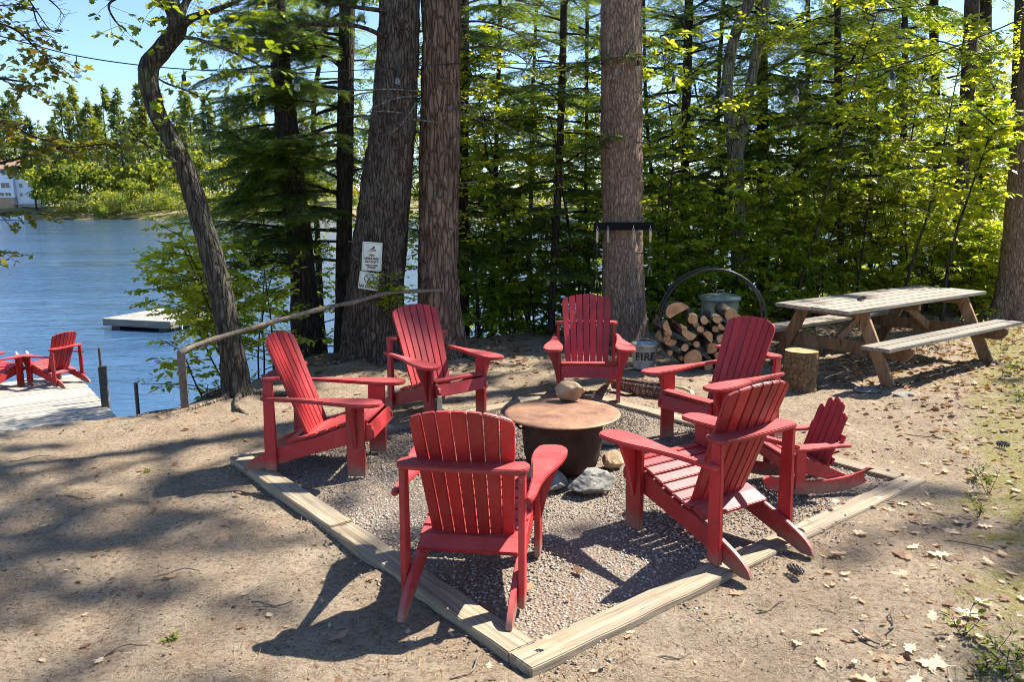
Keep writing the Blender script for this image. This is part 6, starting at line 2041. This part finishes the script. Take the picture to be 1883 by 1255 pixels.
def build_leaves():
    ms = [fallen_leaf_mesh(i) for i in range(16)]
    for m_ in ms[9:]:
        m_.materials.clear(); m_.materials.append(M['brown_leaf'])
    rnd = random.Random(81)
    spots = [(1668, 1052, .15), (1520, 1057, .10), (1560, 1020, .12), (1545, 1172, .12), (1465, 1182, .10), (1750, 1022, .13), (1755, 1118, .10), (1672, 1080, .10), (1580, 1102, .08), (1625, 1000, .11), (1660, 975, .12), (1700, 960, .12), (1720, 935, .10), (1600, 985, .10), (1750, 1225, .14), (1690, 1238, .13), (1620, 1248, .12), (1715, 1125, .11), (1770, 1135, .12), (1740, 1145, .1), (1790, 1100, .1), (1830, 1040, .1), (1770, 975, .11), (1830, 965, .1), (1690, 1000, .11), (1650, 940, .1), (1590, 960, .09), (600, 1190, .12), (1055, 1046, .10), (968, 1095, .09), (1370, 1082, .09), (1640, 1012, .1), (1805, 880, .1), (1740, 860, .1), (1690, 850, .1), (1640, 870, .09), (1860, 900, .1), (1780, 905, .11), (1700, 905, .1), (1590, 815, .1), (1660, 785, .09), (1720, 745, .09), (1820, 770, .1), (1560, 900, .08), (585, 995, .07), (325, 1050, .07), (690, 1060, .06), (170, 1020, .06), (440, 1090, .05), (60, 1150, .05)]
    for _ in range(150):
        spots.append((rnd.uniform(1480, 1900), rnd.uniform(740, 1260), rnd.uniform(.03, .085)))
    for _ in range(60):
        spots.append((rnd.uniform(0, 1500), rnd.uniform(830, 1250), rnd.uniform(.03, .06)))
    c, s = math.cos(PIT_A), math.sin(PIT_A)
    for i, (px, py, sz) in enumerate(spots):
        p = on_z(px, py)
        u = (p.x - PIT_C[0]) * c + (p.y - PIT_C[1]) * s; v = -(p.x - PIT_C[0]) * s + (p.y - PIT_C[1]) * c
        z = .016 if max(abs(u), abs(v)) < PIT_H - .15 else (.06 if max(abs(u), abs(v)) < PIT_H + .01 else float(ground_z(np.array([p.x]), np.array([p.y]))[0]) + .008)
        o = put('fallen_leaf', ms[i % 16 if i > 26 else i % 9], None, (p.x, p.y, z), (rnd.gauss(0, .1), rnd.gauss(0, .1), rnd.uniform(0, 6.28)))
        o.scale = (sz * rnd.uniform(.85, 1.15), sz, sz * rnd.uniform(.6, 1.2))
        tag(o, 'dry tan oak leaf lying flat on the ground among others', 'leaf', 'fallen oak leaves on the ground')
    # twigs
    for k, (px, py, L, a) in enumerate([(1640, 1140, .22, .9), (330, 1046, .2, .2), (1590, 1165, .14, 2.2), (140, 912, .25, .1), (500, 1110, .2, .1), (1780, 1000, .25, 2.6), (1420, 1110, .18, .4), (60, 840, .3, .3), (230, 1180, .18, .5), (1700, 800, .3, 2.8), (1240, 1190, .15, .3), (860, 1225, .2, 1.0)]):
        p = on_z(px, py)
        z = float(ground_z(np.array([p.x]), np.array([p.y]))[0]) + .006
        pts = [Vector((t * L, .1 * L * math.sin(t * 5 + k), .006 + .006 * math.sin(t * 7 + k))) for t in np.linspace(-.5, .5, 6)]
        tag(put('twig', MB().tube(pts, [.005, .0048, .0045, .004, .0035, .002], 6).mesh('twig', M['branch_wood'], 0, 1, True), None, (p.x, p.y, z), (0, 0, a)), 'thin brown twig lying on the dirt', 'twig', 'twigs on the dirt')

def build_sprouts():
    rng = np.random.default_rng(91)
    spots = [(1800, 945, .14), (1818, 905, .18), (1790, 880, .15), (1835, 1190, .10), (1850, 1240, .12), (1770, 1170, .14), (1815, 1225, .10), (1868, 1215, .1), (1845, 700, .22), (1870, 690, .3), (1875, 740, .2), (270, 860, .035), (310, 1165, .035), (1840, 650, .3), (1700, 660, .2), (1750, 640, .25), (1660, 650, .2), (1600, 630, .25), (1790, 615, .3), (1560, 620, .3), (1480, 628, .25)]
    for i, (px, py, h) in enumerate(spots):
        p = on_z(px, py)
        z = float(ground_z(np.array([p.x]), np.array([p.y]))[0])
        b = np.array([p.x, p.y, z])
        T = Tree('seedling', b, 'small bright green seedling growing from the dirt at the clearing edge', 'seedling', 'seedlings at the clearing edge')
        w = Acc()
        for k in range(3):
            a = rng.uniform(0, 6.28)
            Q = wiggle_path(b - [0, 0, .01], (math.cos(a) * .6, math.sin(a) * .6, 1), h * rng.uniform(.7, 1.2), 5, rng, .5, .3)
            leafy_limb(w, T.leaf, Q, .002, .001, rng, 4, h * .35, 3, .02 + .09 * h, L4, 1, .2, .3, (.6, .3), .2)
        w.V = [v - b for v in w.V]
        put('stem', w.mesh('stem', M['dark_bark']), T.root)
        T.done(M['sprout'], 'foliage')

def roots():
    rng = np.random.default_rng(17)
    for (px, py, n, r0, lab) in ((690, 655, 4, .05, 'the thickest pine'), (816, 650, 3, .04, 'the reddish pine'), (437, 722, 4, .035, 'the crooked oak'), (1149, 630, 3, .045, 'the tool-rack pine')):
        p = on_z(px, py)
        for k in range(n):
            a = -PI / 2 + (k - (n - 1) / 2) * .75 + rng.normal(0, .15)
            Q = wiggle_path((p.x + .15 * math.cos(a), p.y + .1 + .15 * math.sin(a), .06), (math.cos(a), math.sin(a), -.06), rng.uniform(.7, 1.3), 12, rng, 0, .35)
            Q[:, 2] = ground_z(Q[:, 0], Q[:, 1]) + r0 * .5 * np.cos(np.linspace(0, 9, len(Q)) + k) - .002 + np.linspace(.04, -.03, len(Q))
            V, F = tube_np(Q, np.linspace(r0, .012, len(Q)), 8)
            tag(put('surface_root', mesh_np('surface_root', V, [F], M['log_bark'], smooth=True)), 'bare root snaking over the dirt from the foot of %s' % lab, 'root', 'surface roots')
roots()
build_litter()
build_leaves()
build_sprouts()
